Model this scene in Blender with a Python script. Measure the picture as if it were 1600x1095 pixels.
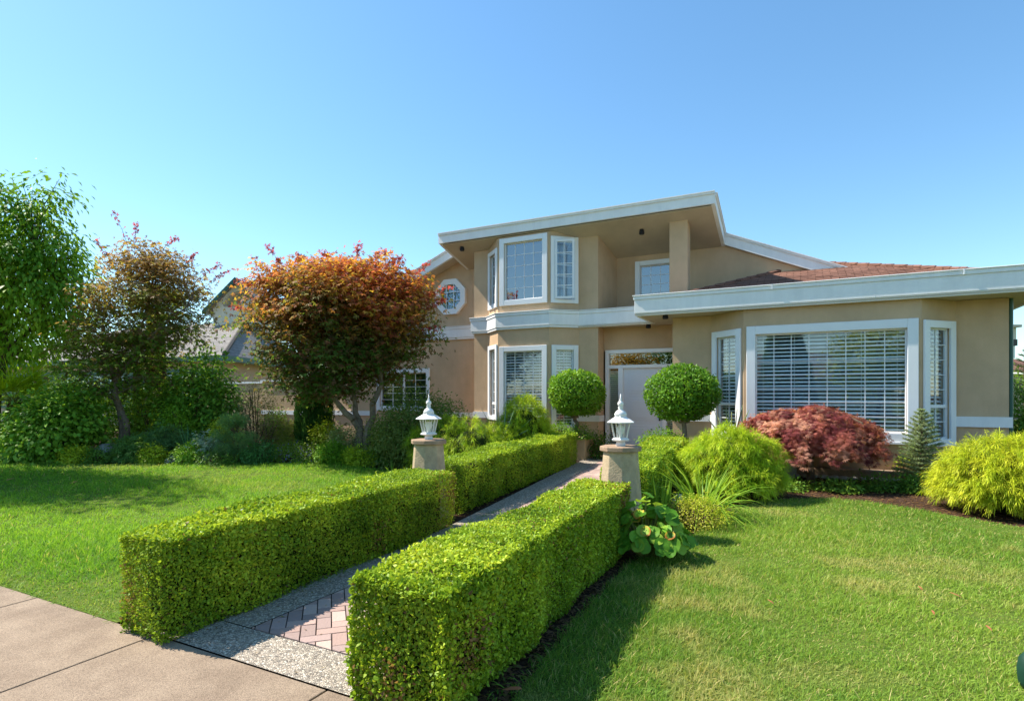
import bpy, math, random
import numpy as np
from mathutils import Vector
random.seed(7); RNG = np.random.default_rng(7)
for o in list(bpy.data.objects): bpy.data.objects.remove(o)
SC = bpy.context.scene; COL = SC.collection
R = math.radians
# ------------------------------------------------------------------ camera
PSI = R(27.2); F = 890.0; EYE = 1.6; HZ = 617.0
cam_d = bpy.data.cameras.new('camera'); cam = bpy.data.objects.new('camera', cam_d); COL.objects.link(cam)
cam.location = (0, 0, EYE); cam.rotation_euler = (R(90), 0, PSI)
cam_d.sensor_fit = 'HORIZONTAL'; cam_d.sensor_width = 36; cam_d.lens = 36*F/1600
cam_d.shift_y = (HZ-547.5)/1600; cam_d.clip_end = 3000; cam_d.clip_start = .05
SC.camera = cam
# ------------------------------------------------------------------ sky, sun
SUN_AZ = R(8); SUN_EL = R(50)                      # from the left of the facade, slightly in front of it
to_sun = Vector((-math.cos(SUN_AZ)*math.cos(SUN_EL), -math.sin(SUN_AZ)*math.cos(SUN_EL), math.sin(SUN_EL)))
W = bpy.data.worlds.new('World'); SC.world = W; W.use_nodes = True
nt = W.node_tree; bg = nt.nodes['Background']
sky = nt.nodes.new('ShaderNodeTexSky'); sky.sky_type = 'NISHITA'; sky.sun_disc = False
sky.sun_elevation = SUN_EL; sky.sun_rotation = math.atan2(to_sun.x, to_sun.y)
sky.air_density = 1.0; sky.dust_density = .25; sky.ozone_density = .7; sky.altitude = 0
hs = nt.nodes.new('ShaderNodeHueSaturation'); hs.inputs['Saturation'].default_value = 1.16
v1 = nt.nodes.new('ShaderNodeVectorMath'); v1.operation = 'SCALE'; v1.inputs[3].default_value = .52; gm = nt.nodes.new('ShaderNodeGamma'); gm.inputs[1].default_value = .9
v2 = nt.nodes.new('ShaderNodeVectorMath'); v2.operation = 'MULTIPLY'; v2.inputs[1].default_value = (.78/.52, .90/.52, .93/.52)
nt.links.new(sky.outputs[0], v1.inputs[0]); nt.links.new(v1.outputs[0], gm.inputs[0]); nt.links.new(gm.outputs[0], v2.inputs[0]); nt.links.new(v2.outputs[0], hs.inputs['Color']); nt.links.new(hs.outputs[0], bg.inputs[0]); bg.inputs[1].default_value = .145
sl = bpy.data.lights.new('sun', 'SUN'); sl.energy = 4.8; sl.angle = R(.5); sl.color = (1, .93, .82)
so = bpy.data.objects.new('sun', sl); COL.objects.link(so)
so.rotation_euler = (-to_sun).to_track_quat('-Z', 'Y').to_euler()
SC.view_settings.view_transform = 'Standard'; SC.view_settings.look = 'None'
SC.view_settings.exposure = .98; SC.view_settings.gamma = 1
SC.render.engine = 'CYCLES'

# ------------------------------------------------------------------ helpers
def at(px, d, z=0.0):
    "point at camera depth d metres in the direction of photo column px"
    lat = (px-800)/F*d
    return np.array([.8894*lat-.4571*d, .4571*lat+.8894*d, z])
def gz(y):
    return min(max((y-5)*.02, 0), .16)
def gza(y): return np.clip((y-5)*.02, 0, .16)
OFF = {}
def tag(o, label=None, cat=None, group=None, kind=None):
    if label: o['label'] = label
    if cat: o['category'] = cat
    if group: o['group'] = group
    if kind: o['kind'] = kind
    return o
def thing(name, label, cat, loc, group=None):
    o = bpy.data.objects.new(name, None); COL.objects.link(o); o.location = tuple(float(c) for c in loc); o.empty_display_size = .2
    OFF[o.name] = np.array(o.location); return tag(o, label, cat, group)
def mesh_obj(name, V, Fc, mat, parent=None, cols=None, smooth=False, loc=None):
    V = np.asarray(V, dtype=np.float64).reshape(-1, 3)
    off = np.zeros(3)
    if parent is not None: off = OFF[parent.name]
    elif loc is not None: off = np.array([float(c) for c in loc])
    V = V-off
    me = bpy.data.meshes.new(name)
    if isinstance(Fc, np.ndarray):
        k = Fc.shape[1]; n = len(Fc)
        me.vertices.add(len(V)); me.vertices.foreach_set('co', V.astype(np.float32).ravel())
        me.loops.add(n*k); me.loops.foreach_set('vertex_index', Fc.astype(np.int32).ravel())
        me.polygons.add(n); me.polygons.foreach_set('loop_start', np.arange(0, n*k, k, dtype=np.int32))
        me.update(calc_edges=True)
    else:
        me.from_pydata(V.tolist(), [], Fc); me.update()
    if cols is not None:
        at_ = me.attributes.new('col', 'FLOAT_COLOR', 'POINT')
        c4 = np.ones((len(V), 4), np.float32); c4[:, :3] = cols; at_.data.foreach_set('color', c4.ravel())
    if smooth: me.polygons.foreach_set('use_smooth', np.ones(len(me.polygons), bool))
    ms = mat if isinstance(mat, list) else [mat]
    for m in ms: me.materials.append(m)
    o = bpy.data.objects.new(name, me); COL.objects.link(o)
    if parent is not None: o.parent = parent
    elif loc is not None: o.location = tuple(off.tolist())
    OFF[o.name] = off
    return o
class FR:
    "wall frame: s along A->B, t outward, z up"
    def __init__(s, A, B):
        s.A = np.array([A[0], A[1], 0.]); B = np.array([B[0], B[1], 0.]); s.L = np.linalg.norm(B-s.A); s.u = (B-s.A)/s.L
        s.n = np.array([s.u[1], -s.u[0], 0.])
    def p(s, a, t, z): return s.A+s.u*a+s.n*t+np.array([0, 0, z])
class MB:
    def __init__(s): s.V = []; s.F = []
    def add(s, vs, fs):
        b = len(s.V); s.V += [tuple(map(float, v)) for v in vs]; s.F += [tuple(b+i for i in f) for f in fs]; return s
    def quad(s, *p): return s.add(p, [tuple(range(len(p)))])
    def box(s, x0, x1, y0, y1, z0, z1):
        return s.add([(x0,y0,z0),(x1,y0,z0),(x1,y1,z0),(x0,y1,z0),(x0,y0,z1),(x1,y0,z1),(x1,y1,z1),(x0,y1,z1)],
            [(0,3,2,1),(4,5,6,7),(0,1,5,4),(1,2,6,5),(2,3,7,6),(3,0,4,7)])
    def fbox(s, fr, s0, s1, t0, t1, z0, z1):
        P = [fr.p(a, t, z) for z in (z0, z1) for (a, t) in ((s0,t1),(s1,t1),(s1,t0),(s0,t0))]
        return s.add(P, [(0,3,2,1),(4,5,6,7),(0,1,5,4),(1,2,6,5),(2,3,7,6),(3,0,4,7)])
    def prism(s, poly, z0, z1):
        n = len(poly); z0 = [z0]*n if np.isscalar(z0) else z0; z1 = [z1]*n if np.isscalar(z1) else z1
        V = [(p[0], p[1], a) for p, a in zip(poly, z0)]+[(p[0], p[1], a) for p, a in zip(poly, z1)]
        return s.add(V, [tuple(range(n-1, -1, -1)), tuple(range(n, 2*n))]+[(i, (i+1) % n, n+(i+1) % n, n+i) for i in range(n)])
    def rings(s, c, prof, n=8, rot=0, caps=True):
        "prof: list of (radius, z)"
        b = len(s.V); V = []; Fs = []
        for r, z in prof:
            for i in range(n):
                a = rot+2*math.pi*i/n; V.append((c[0]+r*math.cos(a), c[1]+r*math.sin(a), c[2]+z))
        for k in range(len(prof)-1):
            for i in range(n): Fs.append((k*n+i, k*n+(i+1) % n, (k+1)*n+(i+1) % n, (k+1)*n+i))
        if caps: Fs.append(tuple(range(n-1, -1, -1))); Fs.append(tuple(len(prof)*n-n+i for i in range(n)))
        return s.add(V, Fs)
    def tube(s, pts, rad, n=7):
        pts = [np.array(p, float) for p in pts]; V = []; Fs = []
        for i, p in enumerate(pts):
            t = pts[min(i+1, len(pts)-1)]-pts[max(i-1, 0)]; t = t/(np.linalg.norm(t)+1e-9)
            a = np.cross(t, (0.13, 1, .21)); a /= np.linalg.norm(a)+1e-9; b = np.cross(t, a)
            r = rad[i] if not np.isscalar(rad) else rad
            for k in range(n):
                w = 2*math.pi*k/n; V.append(p+r*(math.cos(w)*a+math.sin(w)*b))
        for i in range(len(pts)-1):
            for k in range(n): Fs.append((i*n+k, i*n+(k+1) % n, (i+1)*n+(k+1) % n, (i+1)*n+k))
        Fs.append(tuple(range(n-1, -1, -1))); Fs.append(tuple(len(pts)*n-n+i for i in range(n)))
        return s.add(V, Fs)
    def build(s, name, mat, parent=None, smooth=False, loc=None): return mesh_obj(name, s.V, s.F, mat, parent, None, smooth, loc)
_nk = RNG.normal(size=(14, 3)); _np = RNG.uniform(0, 6.28, 14)
def noise(P, sc):
    P = np.atleast_2d(P); v = np.zeros(len(P))
    for k in range(14): v += np.sin(P@(_nk[k]*sc)+_np[k])
    return v/math.sqrt(14)*1.0
def unit(v): return v/(np.linalg.norm(v, axis=-1, keepdims=True)+1e-9)
# ------------------------------------------------------------------ materials
def N(nt, t, **kw):
    n = nt.nodes.new(t)
    for k, v in kw.items(): setattr(n, k, v)
    return n
def mat(name, col, rough=.7, var=.0, vscale=3., bump=0., bscale=60., spec=.3, c2=None, metal=0., dirt=None):
    m = bpy.data.materials.new(name); m.use_nodes = True; t = m.node_tree; b = t.nodes['Principled BSDF']
    b.inputs['Roughness'].default_value = rough; b.inputs['Specular IOR Level'].default_value = spec; b.inputs['Metallic'].default_value = metal
    b.inputs['Base Color'].default_value = (*col, 1)
    tc = N(t, 'ShaderNodeTexCoord')
    if var or c2:
        c2 = c2 or tuple(c*(1-var) for c in col)
        nz = N(t, 'ShaderNodeTexNoise'); nz.inputs['Scale'].default_value = vscale; nz.inputs['Detail'].default_value = 8; nz.inputs['Roughness'].default_value = .65
        rp = N(t, 'ShaderNodeMapRange'); rp.inputs['From Min'].default_value = .35; rp.inputs['From Max'].default_value = .65
        mx = N(t, 'ShaderNodeMix', data_type='RGBA'); mx.inputs[6].default_value = (*col, 1); mx.inputs[7].default_value = (*c2, 1)
        t.links.new(tc.outputs['Object'], nz.inputs['Vector']); t.links.new(nz.outputs[0], rp.inputs[0]); t.links.new(rp.outputs[0], mx.inputs[0]); t.links.new(mx.outputs[2], b.inputs['Base Color'])
    if bump:
        nb = N(t, 'ShaderNodeTexNoise'); nb.inputs['Scale'].default_value = bscale; nb.inputs['Detail'].default_value = 6
        bp = N(t, 'ShaderNodeBump'); bp.inputs['Strength'].default_value = 1; bp.inputs['Distance'].default_value = bump
        t.links.new(tc.outputs['Object'], nb.inputs['Vector']); t.links.new(nb.outputs[0], bp.inputs['Height']); t.links.new(bp.outputs[0], b.inputs['Normal'])
    return m
def leafmat(name, trans=.35, rough=.5, spec=.2):
    m = bpy.data.materials.new(name); m.use_nodes = True; t = m.node_tree; b = t.nodes['Principled BSDF']; out = t.nodes['Material Output']
    a = N(t, 'ShaderNodeAttribute', attribute_name='col'); t.links.new(a.outputs['Color'], b.inputs['Base Color'])
    b.inputs['Roughness'].default_value = rough; b.inputs['Specular IOR Level'].default_value = spec
    tr = N(t, 'ShaderNodeBsdfTranslucent'); g = N(t, 'ShaderNodeGamma'); g.inputs[1].default_value = .8
    hm = N(t, 'ShaderNodeMix', data_type='RGBA', blend_type='MULTIPLY'); hm.inputs[0].default_value = 1; hm.inputs[7].default_value = (1.15, 1.1, .5, 1)
    t.links.new(a.outputs['Color'], g.inputs[0]); t.links.new(g.outputs[0], hm.inputs[6]); t.links.new(hm.outputs[2], tr.inputs[0])
    mx = N(t, 'ShaderNodeMixShader'); mx.inputs[0].default_value = trans
    t.links.new(b.outputs[0], mx.inputs[1]); t.links.new(tr.outputs[0], mx.inputs[2]); t.links.new(mx.outputs[0], out.inputs[0])
    return m
M = {}
M['leaf'] = leafmat('leaf'); M['leafgloss'] = leafmat('leaf_glossy', .32, .5, .22); M['leafmatte'] = leafmat('leaf_matte', .48, .6, .15)
M['grass'] = leafmat('grass_blade', .4, .55, .2)
M['stucco'] = mat('stucco', (.63, .44, .275), .92, .16, 1.1, .007, 110, .12)
M['stucco_rough'] = mat('stucco_lower', (.54, .38, .225), .95, .2, 1.1, .006, 90, .1)
M['white'] = mat('white_paint', (.83, .83, .82), .5, .06, 2.2, .0006, 40, .3)
M['frame'] = mat('white_vinyl', (.80, .81, .82), .35, .03, 3., 0, 1, .4)
M['soffit'] = mat('soffit', (.56, .47, .36), .85, .16, 1.5, .001, 30, .2)
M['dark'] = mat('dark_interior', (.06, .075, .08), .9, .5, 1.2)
M['black'] = mat('black_fixture', (.015, .015, .018), .4)
M['door'] = mat('door_paint', (.68, .70, .74), .4, .04, 2)
M['blind'] = mat('blind_slats', (.93, .95, .94), .5, .05, 4)
M['bark'] = mat('bark', (.16, .11, .075), .9, .5, 14, .008, 40, .1)
M['barklight'] = mat('bark_light', (.27, .2, .14), .9, .45, 12, .008, 40, .1)
M['palmbark'] = mat('palm_fibre', (.09, .045, .03), .95, .5, 30, .02, 30, .05)
M['soil'] = mat('bark_mulch', (.085, .05, .033), .97, .55, 22, .02, 45, .05)
M['core'] = mat('twigs_and_shade', (.05, .07, .018), .95, .6, 25, .01, 60, .05)
M['stone'] = mat('pillar_stone', (.50, .39, .25), .93, .28, 9, .006, 60, .1)
M['capstone'] = mat('cap_stone', (.40, .28, .19), .93, .35, 8, .005, 60, .1)
M['lampwhite'] = mat('lamp_white', (.78, .77, .74), .4, .12, 12, .0008, 60)
M['asphalt'] = mat('asphalt', (.055, .055, .057), .9, .3, 40, .002, 200)
M['concrete_dark'] = mat('joint', (.06, .05, .04), .95)
M['covergreen'] = mat('cover_green', (.008, .045, .028), .6, .2, 20)
M['greenpaint'] = mat('green_paint', (.035, .11, .085), .45, .1, 4)
M['neigh_wall'] = mat('neighbour_stucco', (.74, .66, .54), .9, .1, 1.5, .002, 80)
M['neigh_pink'] = mat('neighbour_pink', (.58, .40, .29), .9, .1, 1.5, .002, 80)
M['pot'] = mat('grey_pot', (.30, .29, .27), .8, .3, 9, .002, 50)
M['terracotta'] = mat('tan_pot', (.45, .36, .26), .85, .2, 9)
M['pebble'] = mat('pebble', (.55, .52, .47), .7, .35, 7, .001, 60)
M['rock'] = mat('rock', (.36, .35, .33), .85, .4, 6, .006, 25)
M['bulb'] = mat('frosted_bulb', (.85, .86, .84), .3)
for nm in ('stucco', 'white'):   # faint rain streaks
    t = M[nm].node_tree; b = t.nodes['Principled BSDF']; tc = N(t, 'ShaderNodeTexCoord'); mp = N(t, 'ShaderNodeMapping'); mp.inputs['Scale'].default_value = (3, 3, .5); nz = N(t, 'ShaderNodeTexNoise'); nz.inputs['Scale'].default_value = 2.2; nz.inputs['Detail'].default_value = 7; nz.inputs['Roughness'].default_value = .7
    mr = N(t, 'ShaderNodeMapRange'); mr.inputs['From Min'].default_value = .35; mr.inputs['From Max'].default_value = .7; mr.inputs['To Min'].default_value = 1.02; mr.inputs['To Max'].default_value = .95 if nm == 'stucco' else .93
    mx = N(t, 'ShaderNodeMix', data_type='RGBA', blend_type='MULTIPLY'); mx.inputs[0].default_value = 1; old = b.inputs['Base Color'].links[0].from_socket
    t.links.new(tc.outputs['Object'], mp.inputs[0]); t.links.new(mp.outputs[0], nz.inputs['Vector']); t.links.new(nz.outputs[0], mr.inputs[0]); t.links.new(old, mx.inputs[6]); t.links.new(mr.outputs[0], mx.inputs[7]); t.links.new(mx.outputs[2], b.inputs['Base Color'])
# glass
def glassmat(name, ior, tint, refl=1.):
    m = bpy.data.materials.new(name); m.use_nodes = True; t = m.node_tree; out = t.nodes['Material Output']; t.nodes.remove(t.nodes['Principled BSDF'])
    lw = N(t, 'ShaderNodeLayerWeight'); lw.inputs[0].default_value = .5; pw = N(t, 'ShaderNodeMath', operation='POWER'); pw.inputs[1].default_value = 4.; f0 = ((ior-1)/(ior+1))**2
    fr = N(t, 'ShaderNodeMapRange'); fr.inputs['To Min'].default_value = f0; fr.inputs['To Max'].default_value = 1; t.links.new(lw.outputs['Facing'], pw.inputs[0]); t.links.new(pw.outputs[0], fr.inputs[0])
    tr = N(t, 'ShaderNodeBsdfTransparent'); tr.inputs[0].default_value = (*tint, 1)
    gl = N(t, 'ShaderNodeBsdfGlossy'); gl.inputs['Roughness'].default_value = .0; gl.inputs[0].default_value = (refl, refl, refl, 1)
    tc = N(t, 'ShaderNodeTexCoord'); nz = N(t, 'ShaderNodeTexNoise'); nz.inputs['Scale'].default_value = 1.3; nz.inputs['Detail'].default_value = 1
    bp = N(t, 'ShaderNodeBump'); bp.inputs['Distance'].default_value = .002; t.links.new(tc.outputs['Object'], nz.inputs['Vector']); t.links.new(nz.outputs[0], bp.inputs['Height']); t.links.new(bp.outputs[0], gl.inputs['Normal'])
    mx = N(t, 'ShaderNodeMixShader'); t.links.new(fr.outputs[0], mx.inputs[0]); t.links.new(tr.outputs[0], mx.inputs[1]); t.links.new(gl.outputs[0], mx.inputs[2]); t.links.new(mx.outputs[0], out.inputs[0])
    return m
M['glass'] = glassmat('window_glass', 2.1, (.88, .95, .96)); M['mirror'] = glassmat('sky_reflecting_glass', 3.4, (.55, .65, .7), .85)
M['lampglass'] = glassmat('lamp_glass', 1.35, (.93, .95, .93))
# shingles
def shingle(name, ca, cb, sc=(1, 1)):
    m = bpy.data.materials.new(name); m.use_nodes = True; t = m.node_tree; b = t.nodes['Principled BSDF']; b.inputs['Roughness'].default_value = .92; b.inputs['Specular IOR Level'].default_value = .1
    uv = N(t, 'ShaderNodeUVMap'); br = N(t, 'ShaderNodeTexBrick'); br.offset = .5
    br.inputs['Scale'].default_value = 1; br.inputs['Brick Width'].default_value = .28*sc[0]; br.inputs['Row Height'].default_value = .14*sc[1]; br.inputs['Mortar Size'].default_value = .008; br.inputs['Mortar Smooth'].default_value = .2
    br.inputs['Color1'].default_value = (*ca, 1); br.inputs['Color2'].default_value = (*cb, 1); br.inputs['Mortar'].default_value = tuple(c*.35 for c in ca)+(1,)
    nz = N(t, 'ShaderNodeTexNoise'); nz.inputs['Scale'].default_value = 40; nz.inputs['Detail'].default_value = 5; mx = N(t, 'ShaderNodeMix', data_type='RGBA', blend_type='MULTIPLY'); mx.inputs[0].default_value = .5
    t.links.new(uv.outputs[0], br.inputs['Vector']); t.links.new(uv.outputs[0], nz.inputs['Vector']); t.links.new(br.outputs[0], mx.inputs[6]); t.links.new(nz.outputs[0], mx.inputs[7]); t.links.new(mx.outputs[2], b.inputs['Base Color'])
    bp = N(t, 'ShaderNodeBump'); bp.inputs['Distance'].default_value = .02; bp.invert = True; t.links.new(br.outputs['Fac'], bp.inputs['Height']); t.links.new(bp.outputs[0], b.inputs['Normal'])
    return m
M['shingle'] = shingle('red_shingle', (.33, .17, .12), (.22, .115, .085)); M['greyshingle'] = shingle('grey_shingle', (.37, .34, .31), (.27, .25, .235), (1.6, 1.6))
def plane_uv(o):
    "uv on every face: u along the level direction, v up the slope (metres)"
    me = o.data; uv = me.uv_layers.new(name='UVMap')
    for p in me.polygons:
        n = np.array(p.normal); h = np.cross((0, 0, 1), n)
        h = np.array([1, 0, 0.]) if np.linalg.norm(h) < 1e-4 else h/np.linalg.norm(h)
        v = np.cross(n, h)
        for li in p.loop_indices:
            c = np.array(me.vertices[me.loops[li].vertex_index].co); uv.data[li].uv = (float(c@h), float(c@v))
# pavement
def pavemat():
    m = mat('sidewalk_concrete', (.325, .25, .18), .88, .22, 3.0, .0, 1, .15, c2=(.235, .175, .125)); t = m.node_tree; b = t.nodes['Principled BSDF']
    tc = N(t, 'ShaderNodeTexCoord'); v = N(t, 'ShaderNodeTexVoronoi'); v.inputs['Scale'].default_value = 240
    cr = N(t, 'ShaderNodeValToRGB'); cr.color_ramp.elements[0].position = .0; cr.color_ramp.elements[0].color = (.55, .55, .55, 1); cr.color_ramp.elements[1].position = .9; cr.color_ramp.elements[1].color = (1.25, 1.22, 1.2, 1)
    sp = N(t, 'ShaderNodeSeparateColor'); mm = N(t, 'ShaderNodeMix', data_type='RGBA', blend_type='MULTIPLY'); mm.inputs[0].default_value = .8
    old = b.inputs['Base Color'].links[0].from_socket
    t.links.new(tc.outputs['Object'], v.inputs['Vector']); t.links.new(v.outputs['Color'], sp.inputs[0]); t.links.new(sp.outputs[0], cr.inputs[0]); t.links.new(old, mm.inputs[6]); t.links.new(cr.outputs[0], mm.inputs[7]); t.links.new(mm.outputs[2], b.inputs['Base Color'])
    nb = N(t, 'ShaderNodeTexNoise'); nb.inputs['Scale'].default_value = 170; nb.inputs['Detail'].default_value = 4; bp = N(t, 'ShaderNodeBump'); bp.inputs['Distance'].default_value = .003
    t.links.new(tc.outputs['Object'], nb.inputs['Vector']); t.links.new(nb.outputs[0], bp.inputs['Height']); t.links.new(bp.outputs[0], b.inputs['Normal'])
    return m
def aggmat():
    m = bpy.data.materials.new('exposed_aggregate'); m.use_nodes = True; t = m.node_tree; b = t.nodes['Principled BSDF']; b.inputs['Roughness'].default_value = .75
    tc = N(t, 'ShaderNodeTexCoord'); v = N(t, 'ShaderNodeTexVoronoi'); v.inputs['Scale'].default_value = 75
    sp = N(t, 'ShaderNodeSeparateColor'); cr = N(t, 'ShaderNodeValToRGB'); e = cr.color_ramp.elements
    e[0].color = (.20, .17, .14, 1); e[1].color = (.74, .66, .54, 1); n = e.new(.4); n.color = (.46, .38, .29, 1); n = e.new(.7); n.color = (.58, .48, .37, 1)
    v2 = N(t, 'ShaderNodeTexVoronoi', feature='DISTANCE_TO_EDGE'); v2.inputs['Scale'].default_value = 75
    mr = N(t, 'ShaderNodeMapRange'); mr.inputs['From Max'].default_value = .22; mr.inputs['To Min'].default_value = .42
    mm = N(t, 'ShaderNodeMix', data_type='RGBA', blend_type='MULTIPLY'); mm.inputs[0].default_value = 1
    bp = N(t, 'ShaderNodeBump'); bp.inputs['Distance'].default_value = .006
    for a in (v, v2): t.links.new(tc.outputs['Object'], a.inputs['Vector'])
    t.links.new(v.outputs['Color'], sp.inputs[0]); t.links.new(sp.outputs[0], cr.inputs[0]); t.links.new(v2.outputs[0], mr.inputs[0]); t.links.new(cr.outputs[0], mm.inputs[6]); t.links.new(mr.outputs[0], mm.inputs[7]); t.links.new(mm.outputs[2], b.inputs['Base Color']); t.links.new(mr.outputs[0], bp.inputs['Height']); t.links.new(bp.outputs[0], b.inputs['Normal'])
    return m
M['pave'] = pavemat(); M['agg'] = aggmat()
M['brick'] = leafmat('brick_paver', 0, .85, .15)
nb_t = M['brick'].node_tree; _b = nb_t.nodes['Principled BSDF']; _tc = N(nb_t, 'ShaderNodeTexCoord'); _n = N(nb_t, 'ShaderNodeTexNoise'); _n.inputs['Scale'].default_value = 60; _n.inputs['Detail'].default_value = 6
_bp = N(nb_t, 'ShaderNodeBump'); _bp.inputs['Distance'].default_value = .004; nb_t.links.new(_tc.outputs['Object'], _n.inputs['Vector']); nb_t.links.new(_n.outputs[0], _bp.inputs['Height']); nb_t.links.new(_bp.outputs[0], _b.inputs['Normal'])

# ------------------------------------------------------------------ vegetation toolkit
def leaves(P, D, Nn, L, Wd, col, lobes=1, fold=.25, spread=R(55)):
    """rhombic leaves. P base points, D pointing direction, Nn face normal. returns V, F, C"""
    n = len(P); D = unit(D); S = unit(np.cross(D, Nn)); Nn = unit(np.cross(S, D))
    L = np.broadcast_to(L, (n,))[:, None]; Wd = np.broadcast_to(Wd, (n,))[:, None]
    VV = []; CC = []
    for k in range(lobes):
        a = 0 if lobes == 1 else (k-(lobes-1)/2)*spread
        ll = L*(1 if abs(a) < .01 else (.82 if abs(a) < 1.2 else .6))
        d = D*math.cos(a)+S*math.sin(a); s = -D*math.sin(a)+S*math.cos(a)
        m = P+d*ll*.5
        VV.append(np.stack([P, m+s*Wd*.5+Nn*fold*Wd*.5, P+d*ll-Nn*ll*.12, m-s*Wd*.5+Nn*fold*Wd*.5], 1))
        CC.append(np.repeat(col[:, None, :], 4, 1))
    V = np.concatenate(VV).reshape(-1, 3); C = np.concatenate(CC).reshape(-1, 3)
    Fc = np.arange(len(V)).reshape(-1, 4)
    return V, Fc, C
def strips(P, D, L, Wd, col, droop, seg=3, tipc=None, up=None):
    """curved blades: start P, direction D, bending down by droop over the length"""
    n = len(P); D = unit(D); L = np.broadcast_to(L, (n,)); Wd = np.broadcast_to(Wd, (n,)); droop = np.broadcast_to(droop, (n,))
    side = unit(np.cross(D, np.array([0, 0, 1.])+RNG.normal(0, .25, (n, 3))))
    V = np.zeros((n, (seg+1)*2, 3)); C = np.zeros((n, (seg+1)*2, 3)); p = P.copy(); d = D.copy()
    for k in range(seg+1):
        w = Wd*(1-(k/seg)**1.6*.93)*(.7 if k == 0 else 1)
        V[:, 2*k] = p-side*w[:, None]/2; V[:, 2*k+1] = p+side*w[:, None]/2
        c = col if tipc is None else col*(1-k/seg)+tipc*(k/seg)
        C[:, 2*k] = c; C[:, 2*k+1] = c
        d = unit(d+np.array([0, 0, -1.])*(droop/seg)[:, None]); p = p+d*(L/seg)[:, None]
    base = (np.arange(n)*(seg+1)*2)[:, None, None]
    f = np.array([[2*k, 2*k+1, 2*k+3, 2*k+2] for k in range(seg)])[None]
    return V.reshape(-1, 3), (base+f).reshape(-1, 4), C.reshape(-1, 3)
def merge(parts):
    V = []; Fs = []; C = []; b = 0
    for v, f, c in parts: V.append(v); Fs.append(f+b); C.append(c); b += len(v)
    return np.concatenate(V), np.concatenate(Fs), np.concatenate(C)
def pal(n, cols, jit=.18, P=None, sc=2.):
    "random mix of palette colours with soft clumping"
    cols = np.array(cols); t = RNG.uniform(0, 1, n)
    if P is not None: t = np.clip(t*.55+.225+noise(P, sc)*.22, 0, .999)
    t = t*(len(cols)-1); i = np.minimum(t.astype(int), len(cols)-2); f = (t-i)[:, None]
    c = cols[i]*(1-f)+cols[i+1]*f
    return c*RNG.uniform(1-jit, 1+jit, (n, 1))
def ball(n): return unit(RNG.normal(size=(n, 3)))
def ellip(n, e, inner=.45):
    "points in a ball biased outward"
    r = (inner**3+RNG.uniform(0, 1, n)*(1-inner**3))**(1/3)
    d = ball(n); return np.array(e[:3])+d*r[:, None]*np.array(e[3:]), d
def crown(ells, nclump, nleaf, L, Wd, cols, sig=(.22, .12), lobes=1, droop=.5, inner=.45, colf=None, lump=.0):
    vol = np.array([e[3]*e[4]*e[5] for e in ells]); vol = vol/vol.sum(); C = []; O = []
    for e, v in zip(ells, vol):
        c, d = ellip(max(3, int(nclump*v)), e, inner)
        if lump: c = np.array(e[:3])+(c-np.array(e[:3]))*(1+lump*noise(d*2.2+np.array(e[:3]), 1.3)[:, None])
        C.append(c); O.append(d)
    C = np.concatenate(C); O = np.concatenate(O)
    k = np.repeat(np.arange(len(C)), nleaf); n = len(k)
    tilt = RNG.uniform(-.25, .25, (len(C), 2))
    g = RNG.normal(size=(n, 3))*np.array([sig[0], sig[0], sig[1]]); g[:, 2] += g[:, 0]*tilt[k, 0]+g[:, 1]*tilt[k, 1]-.15*(g[:, 0]**2+g[:, 1]**2)/max(sig[0], .05)
    P = C[k]+g
    D = unit(O[k]*.6+g/sig[0]*.5+RNG.normal(0, .5, (n, 3)))-np.array([0, 0, droop]); Nn = unit(np.array([0, 0, 1.])+O[k]*.4+RNG.normal(0, .45, (n, 3)))
    col = colf(P, n) if colf else pal(n, cols, .2, P, 1.6)
    ls = L*RNG.uniform(.7, 1.25, n)
    return leaves(P, D, Nn, ls, ls*Wd/L, col, lobes), C
def twigs(mb, nodes, C, r=.012, frac=.6, maxn=400):
    nodes = np.array(nodes)
    idx = RNG.permutation(len(C))[:min(maxn, int(len(C)*frac))]
    for i in idx:
        c = C[i]; d = np.linalg.norm(nodes-c, axis=1)+np.maximum(nodes[:, 2]-c[2]+.2, 0)*2; q = nodes[d.argmin()]
        m = q*.5+c*.5+np.array([0, 0, .12])*np.linalg.norm(c-q)+RNG.normal(0, .04, 3)
        mb.tube([q, m, c], [r*1.5, r, r*.4], 4)
def limb(mb, pts, r0, r1, nodes, n=8, jitter=.03):
    pts = [np.array(p, float) for p in pts]; out = []
    for a, b in zip(pts[:-1], pts[1:]):
        for k in range(3): out.append(a+(b-a)*k/3+RNG.normal(0, jitter, 3)*(k > 0))
    out.append(pts[-1]); rr = np.linspace(r0, r1, len(out)); mb.tube(out, list(rr), n); nodes += out[2:]
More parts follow.
